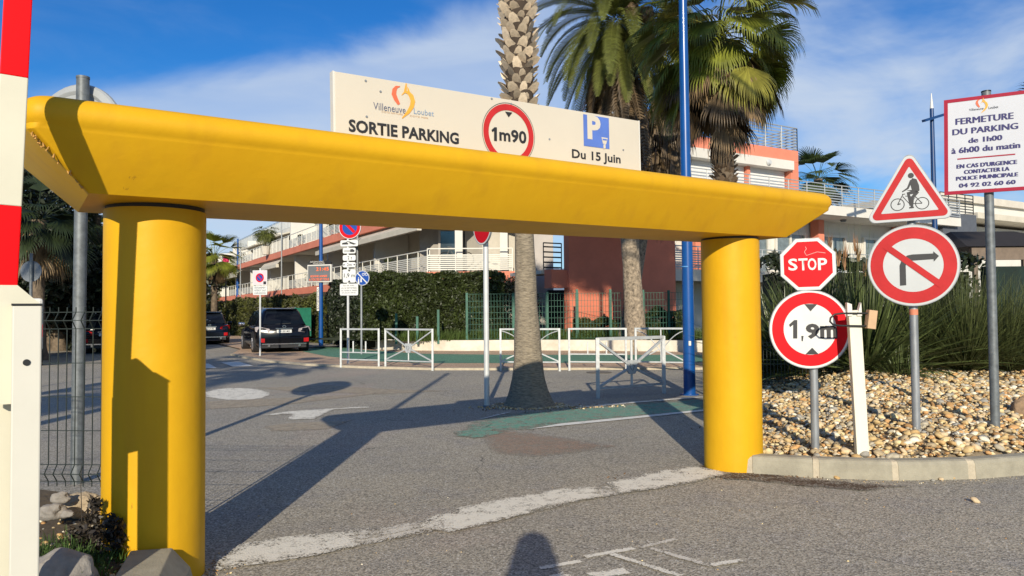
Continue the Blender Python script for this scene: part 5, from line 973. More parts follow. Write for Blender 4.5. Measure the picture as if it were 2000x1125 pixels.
def rail(par, P, L_, z0, h, m, post=1.3, slats=8, step=.085, vert=False, r=.03, sm=None):
    mb = MB(); k = max(1, round(L_/post))
    for i in range(k+1): mb.bar(P(L_*i/k, z0), P(L_*i/k, z0+h), r*1.3)
    mb.bar(P(0, z0+h), P(L_, z0+h), r*1.5); mb.build('railing', m, par)
    mb = MB()
    if vert:
        kk = int(L_/.16); [mb.bar(P(L_*i/kk, z0+.05), P(L_*i/kk, z0+h-.1), .022) for i in range(kk)]; mb.bar(P(0, z0+h-.1), P(L_, z0+h-.1), .03); mb.bar(P(0, z0+.05), P(L_, z0+.05), .03)
    else:
        for i in range(slats): z = z0+.10+i*step; mb.bar(P(0, z), P(L_, z), .014, .055)
    mb.build('railing_slats', sm or m, par, kind='stuff')
PF = lambda t: (lambda s, z: Vector((-3.7, 32.5, 0))+fd*s+fn*t+Vector((0, 0, z)))
railm = mat('cream_railing', (.66, .64, .56), .5, var=.06); greyrail = mat('grey_railing', (.40, .42, .42), .4, .3)
for z, t_, L_ in ((3.2, -.08, 78), (6.2, -.08, 78), (8.8, -2.3, 62)):
    for j in range(6):
        o_ = L_*j/6
        if z < 4 and j == 0: rail(ab, (lambda s, z_, o_=o_, t_=t_: PF(t_)(s+o_, z_)), L_/6-.1, z, 1.0, railm, 1.3, 8, .09)
        else: rail(ab, (lambda s, z_, o_=o_, t_=t_: PF(t_)(s+o_, z_)), L_/6-.1, z, 1.0, railm if z < 8 else greyrail, 1.3, vert=(j % 2 == 0 or z > 8), slats=7)
for s in (8.5, 17.5, 26, 34.5, 43, 51, 60, 68):
    fpart('partition', wallwhite, (s, s+.2, 3.2, 5.74, -2.55, -.6)); fpart('partition', wallwhite, (s+1, s+1.2, 6.2, 8.39, -2.55, -.5))
    mb = MB(); fb(mb, s+2.5, s+5.5, 3.22, 5.3, -2.58, -2.52); fr = mb.build('window', glass, ab); mb = MB()
    for q in ((s+2.42, s+2.5, 3.22, 5.38), (s+5.5, s+5.58, 3.22, 5.38), (s+2.5, s+5.5, 5.3, 5.38), (s+3.95, s+4.05, 3.22, 5.3)): fb(mb, *q, -2.58, -2.46)
    mb.build('frame', white_paint, fr)
    mb = MB(); fb(mb, s+3, s+6, 6.22, 8.1, -2.37, -2.33); fr = mb.build('window', glass, ab); mb = MB()
    for q in ((s+2.9, s+3, 6.22, 8.2), (s+6, s+6.1, 6.22, 8.2), (s+3, s+6, 8.1, 8.2), (s+4.4, s+4.5, 6.22, 8.1)): fb(mb, *q, -2.37, -2.27)
    mb.build('frame', white_paint, fr)
awn = mat('cream_awning', (.62, .57, .46), .7, var=.1, vs=1.5)
for s0, s1, zz, o in ((.4, 17, 5.35, .35), (28.8, 35, 5.25, .2), (45, 52, 5.2, .5), (56, 60, 5.2, .3)): 
    fpart('awning_box', awn, (s0, s1, zz-.26, zz, o-.22, o)); mb = MB(); A_ = [PF(-.3)(s0, 5.72), PF(-.3)(s1, 5.72), PF(o-.1)(s1, zz+.01), PF(o-.1)(s0, zz+.01)]; mb.add([*A_, *[v_+Vector((0, 0, -.02)) for v_ in A_]], [(0, 1, 2, 3), (7, 6, 5, 4), (0, 4, 5, 1), (1, 5, 6, 2), (2, 6, 7, 3), (3, 7, 4, 0)]); mb.build('awning_fabric', awn, ab)
for s0, s1 in ((12, 20), (30, 38), (40, 47)):
    mb = MB(); A_ = [PF(-2.3)(s0, 8.3), PF(-2.3)(s1, 8.3), PF(-.4)(s1, 7.75), PF(-.4)(s0, 7.75)]; mb.add([*A_, *[v_+Vector((0, 0, -.12)) for v_ in A_]], [(0, 1, 2, 3), (7, 6, 5, 4), (0, 4, 5, 1), (1, 5, 6, 2), (2, 6, 7, 3), (3, 7, 4, 0)]); mb.build('awning_fabric', awn, ab)
for s, z, r_ in ((6, 3.35, .45), (13.5, 3.3, .35), (21, 3.4, .5), (38, 3.4, .6), (16, 6.4, .4), (24, 6.35, .35), (47, 6.5, .6)):
    c_ = PF(-.5)(s, z+.35); q = thing('potted_shrub', 'green potted shrub behind the %s balcony railing, %s' % ('lower' if z < 5 else 'upper', {6: 'nearest the street corner', 13.5: 'second from the street corner', 21: 'third from the corner', 38: 'behind the temporary notice', 16: 'nearest the corner on that floor', 24: 'middle one on that floor', 47: 'farthest along that floor'}[s]), 'plant', c_-Vector((0, 0, .5)))
    leafy('foliage', tuple(c_+Vector((0, 0, .1))), int(900*r_), r_, .07, hl2 if s % 2 else hl, q, 1.1); MB().tube([c_-Vector((0, 0, .48)), c_-Vector((0, 0, .1))], [.14, .19], 12).build('pot', MATS['coral_render'], q)
for s in (9.5, 27.5, 44.5): MB().tube([PF(.06)(s, 2.75), PF(.06)(s, 8.4)], .05, 8).build('drainpipe', greyrail, ab)
for s in (3.2, 11.5, 23): mb = MB(); fb(mb, s, s+.9, 3.25, 4.1, -1.4, -.9); mb.build('balcony_screen', awn, ab)
# terrace that faces the viewer at the corner
def bxp(name, m, par, *q, M=None, **k): return MB().box(*q, M=M).build(name, m, par, **k)
bxp('terrace_slab', cream, ab, -3.9, .15, 32.62, 38, 2.8, 3.16); bxp('balcony_fascia', coral, ab, -3.75, .12, 32.42, 32.6, 2.72, 3.22); rail(ab, lambda s, z: Vector((-3.72+s, 32.45, z)), 3.75, 3.22, 1.02, railm, 1.25, 8, .09)
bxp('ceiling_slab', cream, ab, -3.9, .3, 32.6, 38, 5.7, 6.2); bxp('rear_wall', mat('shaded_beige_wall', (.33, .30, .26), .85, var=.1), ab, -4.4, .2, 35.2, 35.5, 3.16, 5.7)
for px in (897, 985): c_ = P_(px, 32.9); bxp('white_column', wallwhite, ab, c_.x-.17, c_.x+.17, 32.8, 33.1, 3.16, 5.7)
gw = bxp('window', glass, ab, -3.4, -1.6, 35.14, 35.19, 3.2, 5.3)
for q in ((-3.5, -3.4), (-2.54, -2.46), (-1.6, -1.5)): bxp('frame', greywall, gw, q[0], q[1], 35.1, 35.2, 3.2, 5.35)
ga = thing('grey_wall', 'tall smooth grey rendered wall panel right of the palm trunk', 'wall', (1, 32, 0)); bxp('wall', greywall, ga, .16, 1.78, 31.6, 33.6, 0, 6.4, bevel=.01)
# bicycle and hanging chair on the terrace
bc = thing('bicycle', 'dark bicycle standing behind the corner terrace railing', 'bicycle', (-2.6, 33.3, 3.16))
for cx_ in (-3.0, -2.05):
    c_ = Vector((cx_, 33.3, 3.82)); R_ = .33; MB().tube([c_+Vector((R_*math.cos(a), 0, R_*math.sin(a))) for a in [i*math.pi/12 for i in range(25)]], .018, 6).build('wheel', rubber, bc)
k = .36
for a_, b_ in (((-3.0, 3.82), (-2.8, 4.35)), ((-2.8, 4.25), (-2.35, 4.3)), ((-2.75, 4.2), (-2.45, 3.8)), ((-2.45, 3.8), (-2.33, 4.42)), ((-2.45, 3.8), (-2.05, 3.82)), ((-2.35, 4.25), (-2.05, 3.82)), ((-2.9, 4.4), (-2.68, 4.36)), ((-2.42, 4.43), (-2.24, 4.43))): MB().bar((a_[0], 33.3, a_[1]), (b_[0], 33.3, b_[1]), .035).build('frame_tube', blackiron, bc)
for s in (0,): MB().bar((-2.9, 33.25, 3.16), (-2.5, 33.25, 3.5), .03).bar((-2.1, 33.25, 3.16), (-2.5, 33.25, 3.5), .03).build('stand', blackiron, bc)
# far advert sign and potted palms on balconies
b = P_(441, 52); t = thing('advert_sign', 'small white and pink notice on a thin post in front of the far balconies', 'sign', b); spole(t, b, at(441, 522, 52).z, .05, darkgalv); M = facing(at(441, 512, 51.9), .2); MB().box(-.3, .3, -.38, .38, -.03, 0, M=M).build('panel', white_paint, t); flat('pink_shape', [(-.24, -.2), (0, -.22), (.26, .02), (.24, .3), (-.2, .32), (-.26, .1)], M, .002, mat('magenta_print', (.65, .03, .13), .5), t)
dist_palm(419, 500, 50, 'drooping palm in front of the far balconies near the left column', 1.1, g_fan, 24, 6)
for i, (px, py, Y, q) in enumerate(((519, 458, 60.3, .9),)):
    c_ = at(px, py-6, Y); t = thing('potted_palm', ('small palm with hanging fronds on the upper white balcony', 'shaggy palm on the top terrace beside the far blue lamp post', 'drooping palm in front of the far balconies near the left column')[i], 'potted plant', (c_.x, Y, c_.z-1)); MB().tube([(c_.x, Y, 6.8), (c_.x, Y, c_.z)], .08, 8).build('stem', bark2, t); MB().tube([(c_.x, Y, 6.22), (c_.x, Y, 6.9)], [.3, .42], 12).build('pot', cream, t)
    for j in range(22): fan_frond(t, (c_.x, Y, c_.z), j*2.4, math.radians(-50+100*j/22), .5*q, 1.1*q, g_fan if i else palmleafmat('potted_palm_leaf', (.15, .17, .04)), nseg=14, droop=1.6, w=.035)  # olive green fronds of the potted palm
# ---------------------------------------------------------------- coral building on the right
rb = thing('coral_building', 'coral and white block with roof railing and long white terrace to the right', 'building', (2.21, 28.45, 0))
ed = Vector((.864, .503, 0)); en = Vector((.503, -.864, 0)); E0 = Vector((2.21, 28.45, 0))
def eb(mb, s0, s1, z0, z1, t0, t1):
    vs = [E0+ed*s+en*t+Vector((0, 0, z)) for z in (z0, z1) for t in (t0, t1) for s in (s0, s1)]; return mb.add(vs, [(0, 1, 3, 2), (4, 6, 7, 5), (0, 4, 5, 1), (2, 3, 7, 6), (0, 2, 6, 4), (1, 5, 7, 3)])
def ep(name, m, *boxes, par=None, **k):
    mb = MB(); [eb(mb, *q) for q in boxes]; return mb.build(name, m, par or rb, **k)
PE = lambda t: (lambda s, z: E0+ed*s+en*t+Vector((0, 0, z)))
ep('coral_wall', coral_dark, (0, 5.46, 0, 6.55, -.35, 0)); ep('lower_band', coral_dark, (-.75, -.004, 2.35, 3.05, -.6, -.1))
ep('passage_floor', cream, (-.9, 0, 2.9, 3.04, -3, -.61)); rail(rb, lambda s, z: PE(-.5)(-.85+s, z), .84, 3.05, 1.05, blackiron, .8, 5, .2)
ep('terrace_slab', wallwhite, (5.47, 14.2, 6.1, 6.57, -6, 0), (14.22, 20.7, 6.1, 6.57, -6, 0), (20.72, 27.3, 6.1, 6.57, -6, 0)); rail(rb, lambda s, z: PE(-.06)(s-.5, z), 27.8, 6.57, 1.05, greyrail, 1.3, vert=False, slats=7, step=.13, r=.028, sm=mat('thin_grey_wire', (.40, .43, .45), .4, .3))
ep('side_wall', wallwhite, (6.2, 26.8, 0, 6.1, -6, -2.2)); ep('first_floor_slab', cream, (5.47, 27, 2.7, 3.2, -6, 0)); rail(rb, lambda s, z: PE(-.06)(5.5+s, z), 21.4, 3.2, 1.0, greyrail, 1.3, 8, .1)
for s0, s1 in ((5.9, 7.3), (9.2, 10.6), (12.1, 13.6), (14.3, 16.4), (17.6, 19.7), (21.5, 23.5), (24.3, 26)):
    w_ = ep('window', mat('reflecting_glass', (.18, .22, .23), .12, spec=.9, var=.2), (s0, s1, 3.3, 5.3, -2.19, -2.15)); ep('frame', white_paint, (s0-.12, s0, 3.2, 5.42, -2.2, -2.06), (s1, s1+.12, 3.2, 5.42, -2.2, -2.06), (s0, s1, 5.3, 5.42, -2.2, -2.06), ((s0+s1)/2-.05, (s0+s1)/2+.05, 3.3, 5.3, -2.2, -2.08), par=w_)
    ep('window', glass, (s0, s1, .6, 2.3, -2.19, -2.15)); 
for s0 in (8.2, 16.9, 24): ep('coral_pier', coral, (s0, s0+.45, 3.2, 6.09, -2.1, -1.6))
for s0 in (18.1,): MB().tube([PE(-1.0)(s0, 5.98), PE(-1.0)(s0, 6.09)], [.12, .16], 14).build('ceiling_lamp', darkgalv, rb)
# top floor
ep('parapet', coral, (2.0, 14.6, 8.75, 9.33, -6, -.95)); ep('coral_pier', coral, (14.05, 14.6, 6.6, 8.74, -6, -.95), (11.15, 11.35, 6.6, 8.3, -1.6, -1.12)); ep('top_wall', wallwhite, (2.0, 14.04, 6.6, 8.3, -6, -1.65)); ep('shutter_box', wallwhite, (2.3, 14.04, 8.3, 8.74, -1.9, -.75)) 
shm = mat('white_shutter', (.74, .74, .72), .5, var=.04)
for s0, s1 in ((2.4, 5.0), (5.1, 7.6), (7.7, 11.14), (11.36, 14.0)):
    for j in range(14): ep('shutter_slat', shm, (s0+.02, s1-.02, 6.62+j*.12, 6.735+j*.12, -1.64, -1.3-.006*(j % 2)))
ls = PE(-.72)(12.2, 8.5); MB().tube([ls, ls+en*.10], [.16, .09], 16).build('round_lamp', greysh, rb, smooth=True)
rail(rb, lambda s, z: PE(-1.0)(2.0+s, z), 12.6, 9.33, 1.15, greyrail, 1.1, vert=False, slats=7, step=.15, r=.03, sm=MATS['thin_grey_wire']); rail(rb, lambda s, z: E0+ed*14.6+en*(-1.0-s)+Vector((0, 0, z)), 5, 9.33, 1.15, greyrail, 1.1, vert=False, slats=7, step=.15, r=.03, sm=MATS['thin_grey_wire'])
ep('brown_screen', mat('brown_boards', (.07, .045, .032), .8, var=.2), (14.9, 17.4, 6.6, 7.9, -3.2, -3.0)); ep('grey_box', mat('dark_grey_cladding', (.10, .11, .13), .6), (26.0, 29.5, 5.4, 6.9, -3, -.3)); rail(rb, lambda s, z: PE(-.2)(25.6+s, z), 3.4, 6.9, 1.1, blackiron, .9, slats=6, step=.16)
# white low building, awnings and canopy at the far right
fr_ = thing('white_villa', 'low cream white building at the far right behind the tall grey pole', 'building', (32, 52, 0)); Mv = frame(Vector((at(1838, 600, 50).x, 50, 0)), ed, Vector((0, 0, 1)))
z1 = at(1930, 408, 55).z; bxp('wall', wallwhite, fr_, 0, 40, 0, z1, -8, 0, M=Mv); bxp('parapet', cream, fr_, -.3, 40, z1, z1+.5, -8, .3, M=Mv); bxp('lower_wing', wallwhite, fr_, -6, 10, 0, z1-2.2, .1, 3, M=Mv); bxp('canopy_slab', awn, fr_, -4, 34, z1-2.0, z1-1.65, .31, 4.6, M=Mv)
cp = thing('pavilion', 'dark hipped canopy roof with tan beam behind the grassy shrubs', 'pavilion', P_(1930, 24)); zr, ze = at(1915, 445, 24).z, at(1900, 486, 24).z
xl, xr_ = at(1852, 480, 24).x, at(2080, 480, 24).x; xa = at(1900, 480, 24).x; xb = at(2030, 480, 24).x
mb = MB(); mb.add([(xl, 23, ze), (xr_, 23, ze), (xr_, 28, ze), (xl, 28, ze), (xa, 25.2, zr), (xb, 25.2, zr)], [(0, 1, 5, 4), (1, 2, 5), (2, 3, 4, 5), (3, 0, 4), (3, 2, 1, 0)]); mb.build('roof', mat('dark_canopy_cloth', (.022, .017, .016), .9, var=.2), cp)
bxp('beam', mat('tan_timber_beam', (.20, .15, .11), .8, var=.2), cp, xl+.2, xr_, 23.1, 23.25, ze-.42, ze-.03)
for x in (xl+.35, (xl+xr_)/2, xr_-.5): MB().bar((x, 23.2, 0), (x, 23.2, ze-.4), .12).build('post', MATS['tan_timber_beam'], cp)
# ---------------------------------------------------------------- cars
paint_black = mat('black_car_paint', (.003, .003, .005), .16, var=.1, spec=.4); paint_blue = mat('dark_blue_car_paint', (.004, .007, .016), .18, var=.1, spec=.4); carglass = mat('dark_car_glass', (.004, .006, .009), .08, spec=.35, var=.05); lampw = mat('clear_lamp', (.55, .50, .50), .15, var=.3, vs=20, spec=.9); lampr = mat('red_lamp', (.45, .01, .012), .2); chrome = mat('chrome', (.7, .7, .72), .15, .95); rim = mat('alloy_rim', (.5, .5, .52), .3, .8); trim = mat('black_trim', (.02, .02, .022), .6)
def car(lb, loc, head, paint, Wd=1.88, Ln=4.7, Hh=1.62, clear=True, plate='CX-381-MX', stickers=False):
    t = thing('parked_car', lb, 'car', loc); h = Vector((head[0], head[1], 0)).normalized(); rgt = Vector((h.y, -h.x, 0)); M = Matrix(((h.x, rgt.x, 0, loc[0]), (h.y, rgt.y, 0, loc[1]), (0, 0, 1, 0), (0, 0, 0, 1)))  # local: x forward, y right
    def loft(secs, name, m, par=None, **k):
        loops = []
        for x, pts_ in secs: loops.append([M @ Vector((x, y, z)) for y, z in pts_])
        return MB().loft(loops).build(name, m, par or t, smooth=True, auto=38, **k)
    w = Wd/2
    def sec(wd, zb, zt, sh_=.0): return [(-wd*.90, zb), (-wd*.99, zb+.12), (-wd, zb+.35), (-wd*.985, zt-.16), (-wd*.93, zt-.03), (-wd*.80, zt), (wd*.80, zt), (wd*.93, zt-.03), (wd*.985, zt-.16), (wd, zb+.35), (wd*.99, zb+.12), (wd*.90, zb)]
    b_ = Hh*.60
    loft([(0.0, sec(w*.90, .42, b_-.08)), (.05, sec(w*.95, .32, b_-.02)), (.25, sec(w*.985, .26, b_+.02)), (.9, sec(w, .24, b_+.03)), (2.4, sec(w, .24, b_)), (3.3, sec(w, .24, b_-.03)), (3.9, sec(w*.98, .24, b_-.10)), (4.4, sec(w*.92, .26, b_-.22)), (4.62, sec(w*.84, .32, b_-.34)), (Ln, sec(w*.76, .38, b_-.46))], 'body', paint)
    def cab(wd0, wd1, z0_, z1_): return [(-wd0, z0_), (-wd1-.02, z1_-.07), (-wd1+.10, z1_), (wd1-.10, z1_), (wd1+.02, z1_-.07), (wd0, z0_)]
    z0_ = b_-.03
    loft([(.10, cab(w*.86, w*.70, z0_, z0_+.06)), (.30, cab(w*.88, w*.66, z0_, Hh-.28)), (.52, cab(w*.90, w*.63, z0_, Hh-.08)), (.80, cab(w*.90, w*.62, z0_, Hh-.02)), (1.6, cab(w*.91, w*.63, z0_, Hh)), (2.5, cab(w*.91, w*.63, z0_, Hh-.03)), (3.45, cab(w*.88, w*.72, z0_, z0_+.05))], 'cabin', paint)
    def quad(name, pts_, m, off, par=None):
        vs = [M @ Vector(p) for p in pts_]; c_ = sum(vs, Vector())/len(vs); n0 = (vs[1]-vs[0]).cross(vs[2]-vs[0]).normalized()
        ctr = M @ Vector((2.2, 0, .8))
        if n0.dot(c_-ctr) < 0: n0 = -n0
        k = len(vs); return MB().add([v_-n0*.02 for v_ in vs]+[v_+n0*off for v_ in vs], [tuple(range(k)), tuple(range(2*k-1, k-1, -1))]+[(i, i+k, (i+1) % k+k, (i+1) % k) for i in range(k)]).build(name, m, par or t)
    quad('rear_window', [(.115, -w*.76, z0_+.09), (.115, w*.76, z0_+.09), (.47, w*.56, Hh-.10), (.47, -w*.56, Hh-.10)], carglass, .014)
    MB().box(.40, .66, -w*.56, w*.56, Hh-.075, Hh-.035, M=M).build('roof_spoiler', paint, t, bevel=.01)
    for s in (-1, 1):
        quad('side_window', [(.75, s*w*.905, z0_+.06), (1.95, s*w*.91, z0_+.05), (1.95, s*w*.72, Hh-.13), (.95, s*w*.715, Hh-.14)], carglass, .01); quad('side_window', [(2.03, s*w*.91, z0_+.05), (3.15, s*w*.89, z0_+.06), (2.60, s*w*.735, Hh-.14), (2.03, s*w*.72, Hh-.13)], carglass, .01)
        MB().tube([M @ Vector((2.95, s*(w+.02), b_+.05)), M @ Vector((2.95, s*(w+.24), b_+.05))], [.06, .085], 10).build('wing_mirror', chrome if clear else paint, t, smooth=True)
        lm = lampw if clear else lampr
        quad('tail_light', [(.03, s*w*.50, b_-.20), (.03, s*w*.52, b_-.09), (.10, s*w*.90, b_-.01), (.30, s*w*1.0, b_-.03), (.20, s*w*.995, b_-.17), (.06, s*w*.86, b_-.24)], lm, .055)
        quad('reflector', [(-.05, s*w*.70, .42), (-.05, s*w*.70, .56), (-.04, s*w*.88, .57), (-.04, s*w*.88, .43)], lampr, .02)
        MB().bar(M @ Vector((1.0, s*w*.60, Hh+.02)), M @ Vector((2.6, s*w*.60, Hh+.02)), .03).build('roof_rail', chrome, t)
        for x in (.85, 3.75):
            c0 = M @ Vector((x, s*(w-.20), .36)); c1 = M @ Vector((x, s*(w+.005), .36)); wh = MB().tube([c0, c0.lerp(c1, .1), c0.lerp(c1, .9), c1], [.33, .36, .36, .33], 26).build('wheel', rubber, t, smooth=True); c2 = M @ Vector((x, s*(w+.012), .36)); MB().tube([c1, c2], [.235, .22], 20).build('rim', rim, wh, smooth=True)
            for q in range(5): a_ = q*1.2566; MB().bar(c2, c2+h*(.2*math.cos(a_))+Vector((0, 0, .2*math.sin(a_))), .035).build('spoke', rim, wh)
            MB().tube([M @ Vector((x, s*(w-.25), .40)), M @ Vector((x, s*(w+.002), .40))], .42, 26).build('wheel_arch', trim, t)
    MB().box(-.045, .12, -w*.90, w*.90, .36, .60, M=M).build('bumper', paint, t, bevel=.03); MB().box(-.06, .05, -w*.80, w*.80, .34, .38, M=M).build('bumper_trim', chrome, t); MB().box(-.02, .3, -w*.8, w*.8, .22, .35, M=M).build('diffuser', trim, t)
    PMx = facing(M @ Vector((-.012, 0, b_-.185)), 0); PMx = frame(M @ Vector((-.012, 0, b_-.185)), rgt, Vector((0, 0, 1))); MB().box(-.26, .26, -.055, .055, -.02, .006, M=PMx).build('number_plate', whitesh, t); text(plate, PMx, -.2, -.035, .2, .035, blackm, t, .009, .01)
    MB().box(-.30, .30, .085, .115, -.02, .015, M=PMx).build('chrome_strip', chrome, t); ring('emblem', .045, .065, PMx @ Matrix.Translation((0, .17, -.02)), .03, chrome, t, 20, .7)
    for s in (-1, 1): MB().tube([M @ Vector((-.07, s*w*.55, .30)), M @ Vector((.1, s*w*.55, .30))], .045, 12).build('exhaust_pipe', chrome, t)
    if stickers:
        for (y, z, r_) in ((-.28, z0_+.28, .12), (-.1, z0_+.26, .05), (.02, z0_+.22, .04)):
            x = .115+(z-z0_-.09)*(.355/(Hh-.19-z0_)); flat('window_sticker', [(r_*(1 if i % 2 else .45)*math.cos(i*math.pi/5), r_*(1 if i % 2 else .45)*math.sin(i*math.pi/5)) for i in range(10)], frame(M @ Vector((x-.03, y, z)), rgt, Vector((0, 0, 1))), .012, whitesh, t)
    MB().bar(M @ Vector((.12, -.3, z0_+.1)), M @ Vector((.10, .25, z0_+.13)), .02).build('wiper', trim, t)
    return t
car('black SUV with clear tail lamps parked behind the temporary no parking sign', (-8.22, 26.6, 0), (-.454, .891), paint_black, 1.94, 4.7, 1.66)
car('dark blue hatchback with white star stickers on its rear window', (-14.15, 34.5, 0), (-.40, .91), paint_blue, 1.78, 4.3, 1.56, clear=False, plate='DR-224-KL', stickers=True)
# left street: white van, dark cars, pale house
vn = thing('parked_van', 'white van with red tail light seen between the posts at the left', 'van', (-13.2, 20.5, 0)); Mn = Matrix.Translation((-14.1, 20.5, 0)) @ Matrix.Rotation(math.radians(34), 4, 'Z')
MB().box(-.9, .9, 0, 4.4, .45, 1.95, M=Mn).build('body', white_paint, vn, bevel=.08); MB().box(-.75, .75, -.02, 0, 1.25, 1.8, M=Mn).build('rear_window', carglass, vn); MB().box(-.8, .8, -.10, .05, .4, .62, M=Mn).build('bumper', trim, vn)
for s in (-1, 1): MB().box(s*.82-.07, s*.82+.07, -.03, .02, .85, 1.2, M=Mn).build('tail_light', lampr, vn); MB().tube([Mn @ Vector((s*.75, .7, .33)), Mn @ Vector((s*.92, .7, .33))], .33, 20).build('wheel', rubber, vn, smooth=True)
wheelc = Mn @ Vector((.15, -.12, 1.25)); MB().tube([wheelc, wheelc+Vector((0, -.15, 0))], .33, 24).build('spare_wheel_cover', whitesh, vn, smooth=True)
car('dark car parked in the deep shade beyond the white van', (-15.1, 27.5, 0), (-.35, .93), paint_black, 1.75, 4.2, 1.5, clear=False, plate='AB-903-XT'); car('blue car parked far down the shaded left street', (-17.8, 37, 0), (-.35, .93), mat('mid_blue_car_paint', (.02, .06, .2), .3, coat=.6), 1.75, 4.2, 1.5, clear=False, plate='BK-117-RM')
ph = thing('pale_house', 'pale house at the far end of the left street', 'house', (-50, 86, 0)); Mh = frame(Vector((-62, 88, 0)), Vector((1, .2, 0)), Vector((0, 0, 1))); bxp('wall', cream, ph, 0, 22, 0, 5.6, -8, 0, M=Mh); bxp('roof', mat('red_tiles', (.30, .12, .07), .9), ph, -.5, 22.5, 5.6, 6.1, -8.5, .5, M=Mh)
for i in range(6): w_ = bxp('window', glass, ph, 1.5+i*3.5, 3+i*3.5, 3.2, 4.6, 0, .03, M=Mh); bxp('sill', white_paint, w_, 1.4+i*3.5, 3.1+i*3.5, 3.08, 3.2, 0, .12, M=Mh)
hedge('dark hedge added to deepen the shade along the left side street', (-22.5, 33, 0), (-13.6, 27, 0), 1.2, 0, 2.6, 9000, .10, hl3, .5)  # added hedge, its dark leaves stand in for the street's shadow
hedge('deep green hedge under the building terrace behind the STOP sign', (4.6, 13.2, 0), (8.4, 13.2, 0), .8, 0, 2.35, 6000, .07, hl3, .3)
th = thing('tree_group', 'mass of dark shaded trees along the left street behind the palms', 'trees', (-22, 44, 0)); 
for i, (x, y, z, r_) in enumerate(((-17.5, 26.5, 3.6, 2.0), (-19.5, 27, 5.6, 2.2), (-16.2, 29.5, 2.6, 1.8), (-21, 32, 6.0, 2.6), (-24, 40, 3.4, 3.6), (-20, 36, 3.0, 2.6), (-29, 44, 4, 4), (-18.8, 30, 2.7, 2.3), (-23, 50, 4, 3.2), (-34, 52, 4.5, 4.5))):
    leafy('crown', (x, y, z), 5000, r_, .16, hl3, th, .9); MB().tube([(x, y, 0), (x+.2, y, z*.6), (x, y, z)], [.25, .18, .1], 10).build('trunk', bark2, th)
for i, (x, y, r_) in enumerate(((-40, 72, 4), (-34, 84, 4.5), (-44, 66, 3.6))):
    q = thing('street_tree', ('round olive tree right of the far pale house', 'far round tree beyond the left street', 'leafy tree in front of the far pale house')[i], 'tree', (x, y, 0)); MB().tube([(x, y, 0), (x+.2, y, 2), (x, y, 4)], [.3, .2, .12], 10).build('trunk', bark2, q); leafy('crown', (x, y, 4.0), 3500, r_*.8, .22, hl2, q, .8)
# dark massing behind the coral building gap and behind the gardens so the ground does not run bare to the horizon
for i, (x, y, r_) in enumerate(((26, 66, 5), (36, 62, 5), (48, 70, 6))):
    q = thing('garden_tree', ('garden tree behind the long white terrace', 'garden tree between the terrace and the white villa', 'garden tree behind the white villa')[i], 'tree', (x, y, 0)); MB().tube([(x, y, 0), (x, y, 4)], [.3, .15], 10).build('trunk', bark2, q); leafy('crown', (x, y, 3.6), 3000, r_*.62, .25, hl3, q, .8)
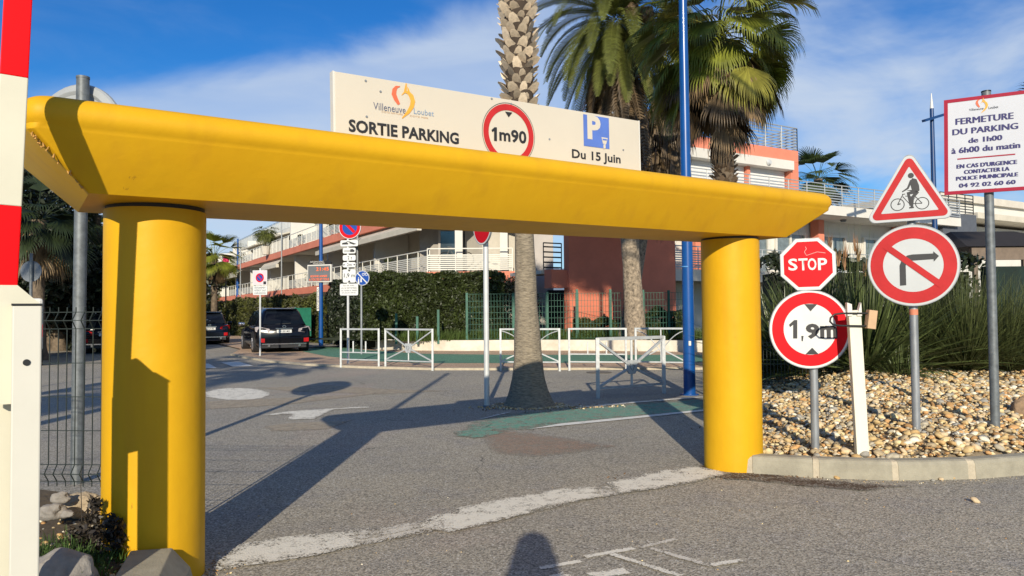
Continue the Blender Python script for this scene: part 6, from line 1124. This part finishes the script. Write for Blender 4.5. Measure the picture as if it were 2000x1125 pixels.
# ---------------------------------------------------------------- the photographer, whose shadow falls on the asphalt
def person():
    t = thing('person', 'standing photographer in a dark jacket and knitted cap behind the camera, holding up a phone', 'person', (-.02, -.42, 0)); bm = bmesh.new(); lay = bm.verts.layers.skin.verify(); k = 1.13
    def V(x, y, z, r): v_ = bm.verts.new((x*k, y*k, z*k)); v_[lay].radius = (r*k, r*k); return v_
    pel = V(0, 0, .96, .15); pel[lay].use_root = True; ch = V(0, .0, 1.18, .145); sh_ = V(0, 0, 1.43, .17); nk = V(0, .01, 1.54, .08); hd = V(0, .02, 1.66, .092); tp = V(0, .02, 1.76, .085)
    for a_, b_ in ((pel, ch), (ch, sh_), (sh_, nk), (nk, hd), (hd, tp)): bm.edges.new((a_, b_))
    for s in (-1, 1):
        q = [pel, V(s*.10, 0, .86, .10), V(s*.12, .02, .50, .07), V(s*.13, -.02, .10, .05), V(s*.14, .14, .045, .04)]; [bm.edges.new((q[i], q[i+1])) for i in range(4)]
        q = [sh_, V(s*.22, 0, 1.42, .085), V(s*.36, .06, 1.24, .058), V(s*.16, .28, 1.28, .04), V(s*.095, .33, 1.33, .032)]; [bm.edges.new((q[i], q[i+1])) for i in range(4)]
        for j in range(4): f1 = V(s*(.085-.004*j), .345+.012*j, 1.355+.012*j, .010); f2 = V(s*(.055), .352+.010*j, 1.350+.016*j, .009); bm.edges.new((q[4], f1)); bm.edges.new((f1, f2))
        f1 = V(s*.075, .325, 1.365, .011); f2 = V(s*.055, .325, 1.385, .010); bm.edges.new((q[4], f1)); bm.edges.new((f1, f2))
    me = bpy.data.meshes.new('b'); bm.to_mesh(me); bm.free(); ob = bpy.data.objects.new('b', me); COL.objects.link(ob); ob.modifiers.new('s', 'SKIN'); sb = ob.modifiers.new('u', 'SUBSURF'); sb.levels = 2; sb.render_levels = 2
    bpy.context.view_layer.update(); m2 = bpy.data.meshes.new_from_object(ob.evaluated_get(bpy.context.evaluated_depsgraph_get())); bpy.data.objects.remove(ob); m2.materials.clear(); m2.materials.append(mat('dark_jacket', (.03, .035, .05), .8)); m2.materials.append(mat('skin', (.45, .26, .18), .6)); m2.polygons.foreach_set('use_smooth', [True]*len(m2.polygons))
    m2.transform(Matrix.Translation((-.02, -.42, 0)))
    for p in m2.polygons:
        c_ = p.center
        if c_.z > 1.56*k and c_.z < 1.74*k or (c_.y+.42 > .335*k and c_.z > 1.3*k): p.material_index = 1
    link('body', m2, t)
    c_ = Vector((-.02, -.42+.02*k, 1.745*k)); bm = bmesh.new(); bmesh.ops.create_uvsphere(bm, u_segments=24, v_segments=14, radius=.122)
    for v_ in bm.verts: v_.co.z = v_.co.z*1.25 if v_.co.z > 0 else v_.co.z*.6
    me = bpy.data.meshes.new('cap'); bm.to_mesh(me); bm.free(); me.materials.append(mat('knitted_cap', (.05, .05, .06), .95, bump=.5)); o = link('cap', me, t); o.matrix_parent_inverse = wm(t).inverted(); o.location = c_
    MB().tube([Vector((-.02, -.44, z_*k)) for z_ in (1.42, 1.48, 1.56, 1.64, 1.72, 1.79, 1.82)], [.26, .235, .18, .15, .14, .09, .02], 24).build('hood', mat('dark_hood', (.03, .03, .04), .95), t, smooth=True)
    for s in (-1, 1): MB().tube([Vector((-.02+s*.095*k, -.42+.02*k, 1.64*k)), Vector((-.02+s*.11*k, -.42+.01*k, 1.66*k))], [.02, .03], 8).build('ear', MATS['skin'], t); MB().tube([Vector((-.02+s*.035*k, -.42+.103*k, 1.685*k)), Vector((-.02+s*.035*k, -.42+.113*k, 1.685*k))], [.014, .008], 8).build('eye', blackm, t)
    MB().tube([Vector((-.02, -.42+.10*k, 1.68*k)), Vector((-.02, -.42+.135*k, 1.645*k))], [.010, .018], 8).build('nose', MATS['skin'], t); MB().box(-.03, .03, 0, .008, -.006, .006, M=Matrix.Translation((-.02, -.42+.108*k, 1.60*k))).build('mouth', mat('lips', (.35, .12, .1)), t)
    ph_ = MB().box(-.075, .075, -.012, -.003, -.04, .036, M=Matrix.Translation((0, -.025, 1.5))).build('phone', blackm, bevel=.003); ph_['label'] = 'black phone held level in both hands of the photographer'; ph_['category'] = 'phone'
person()
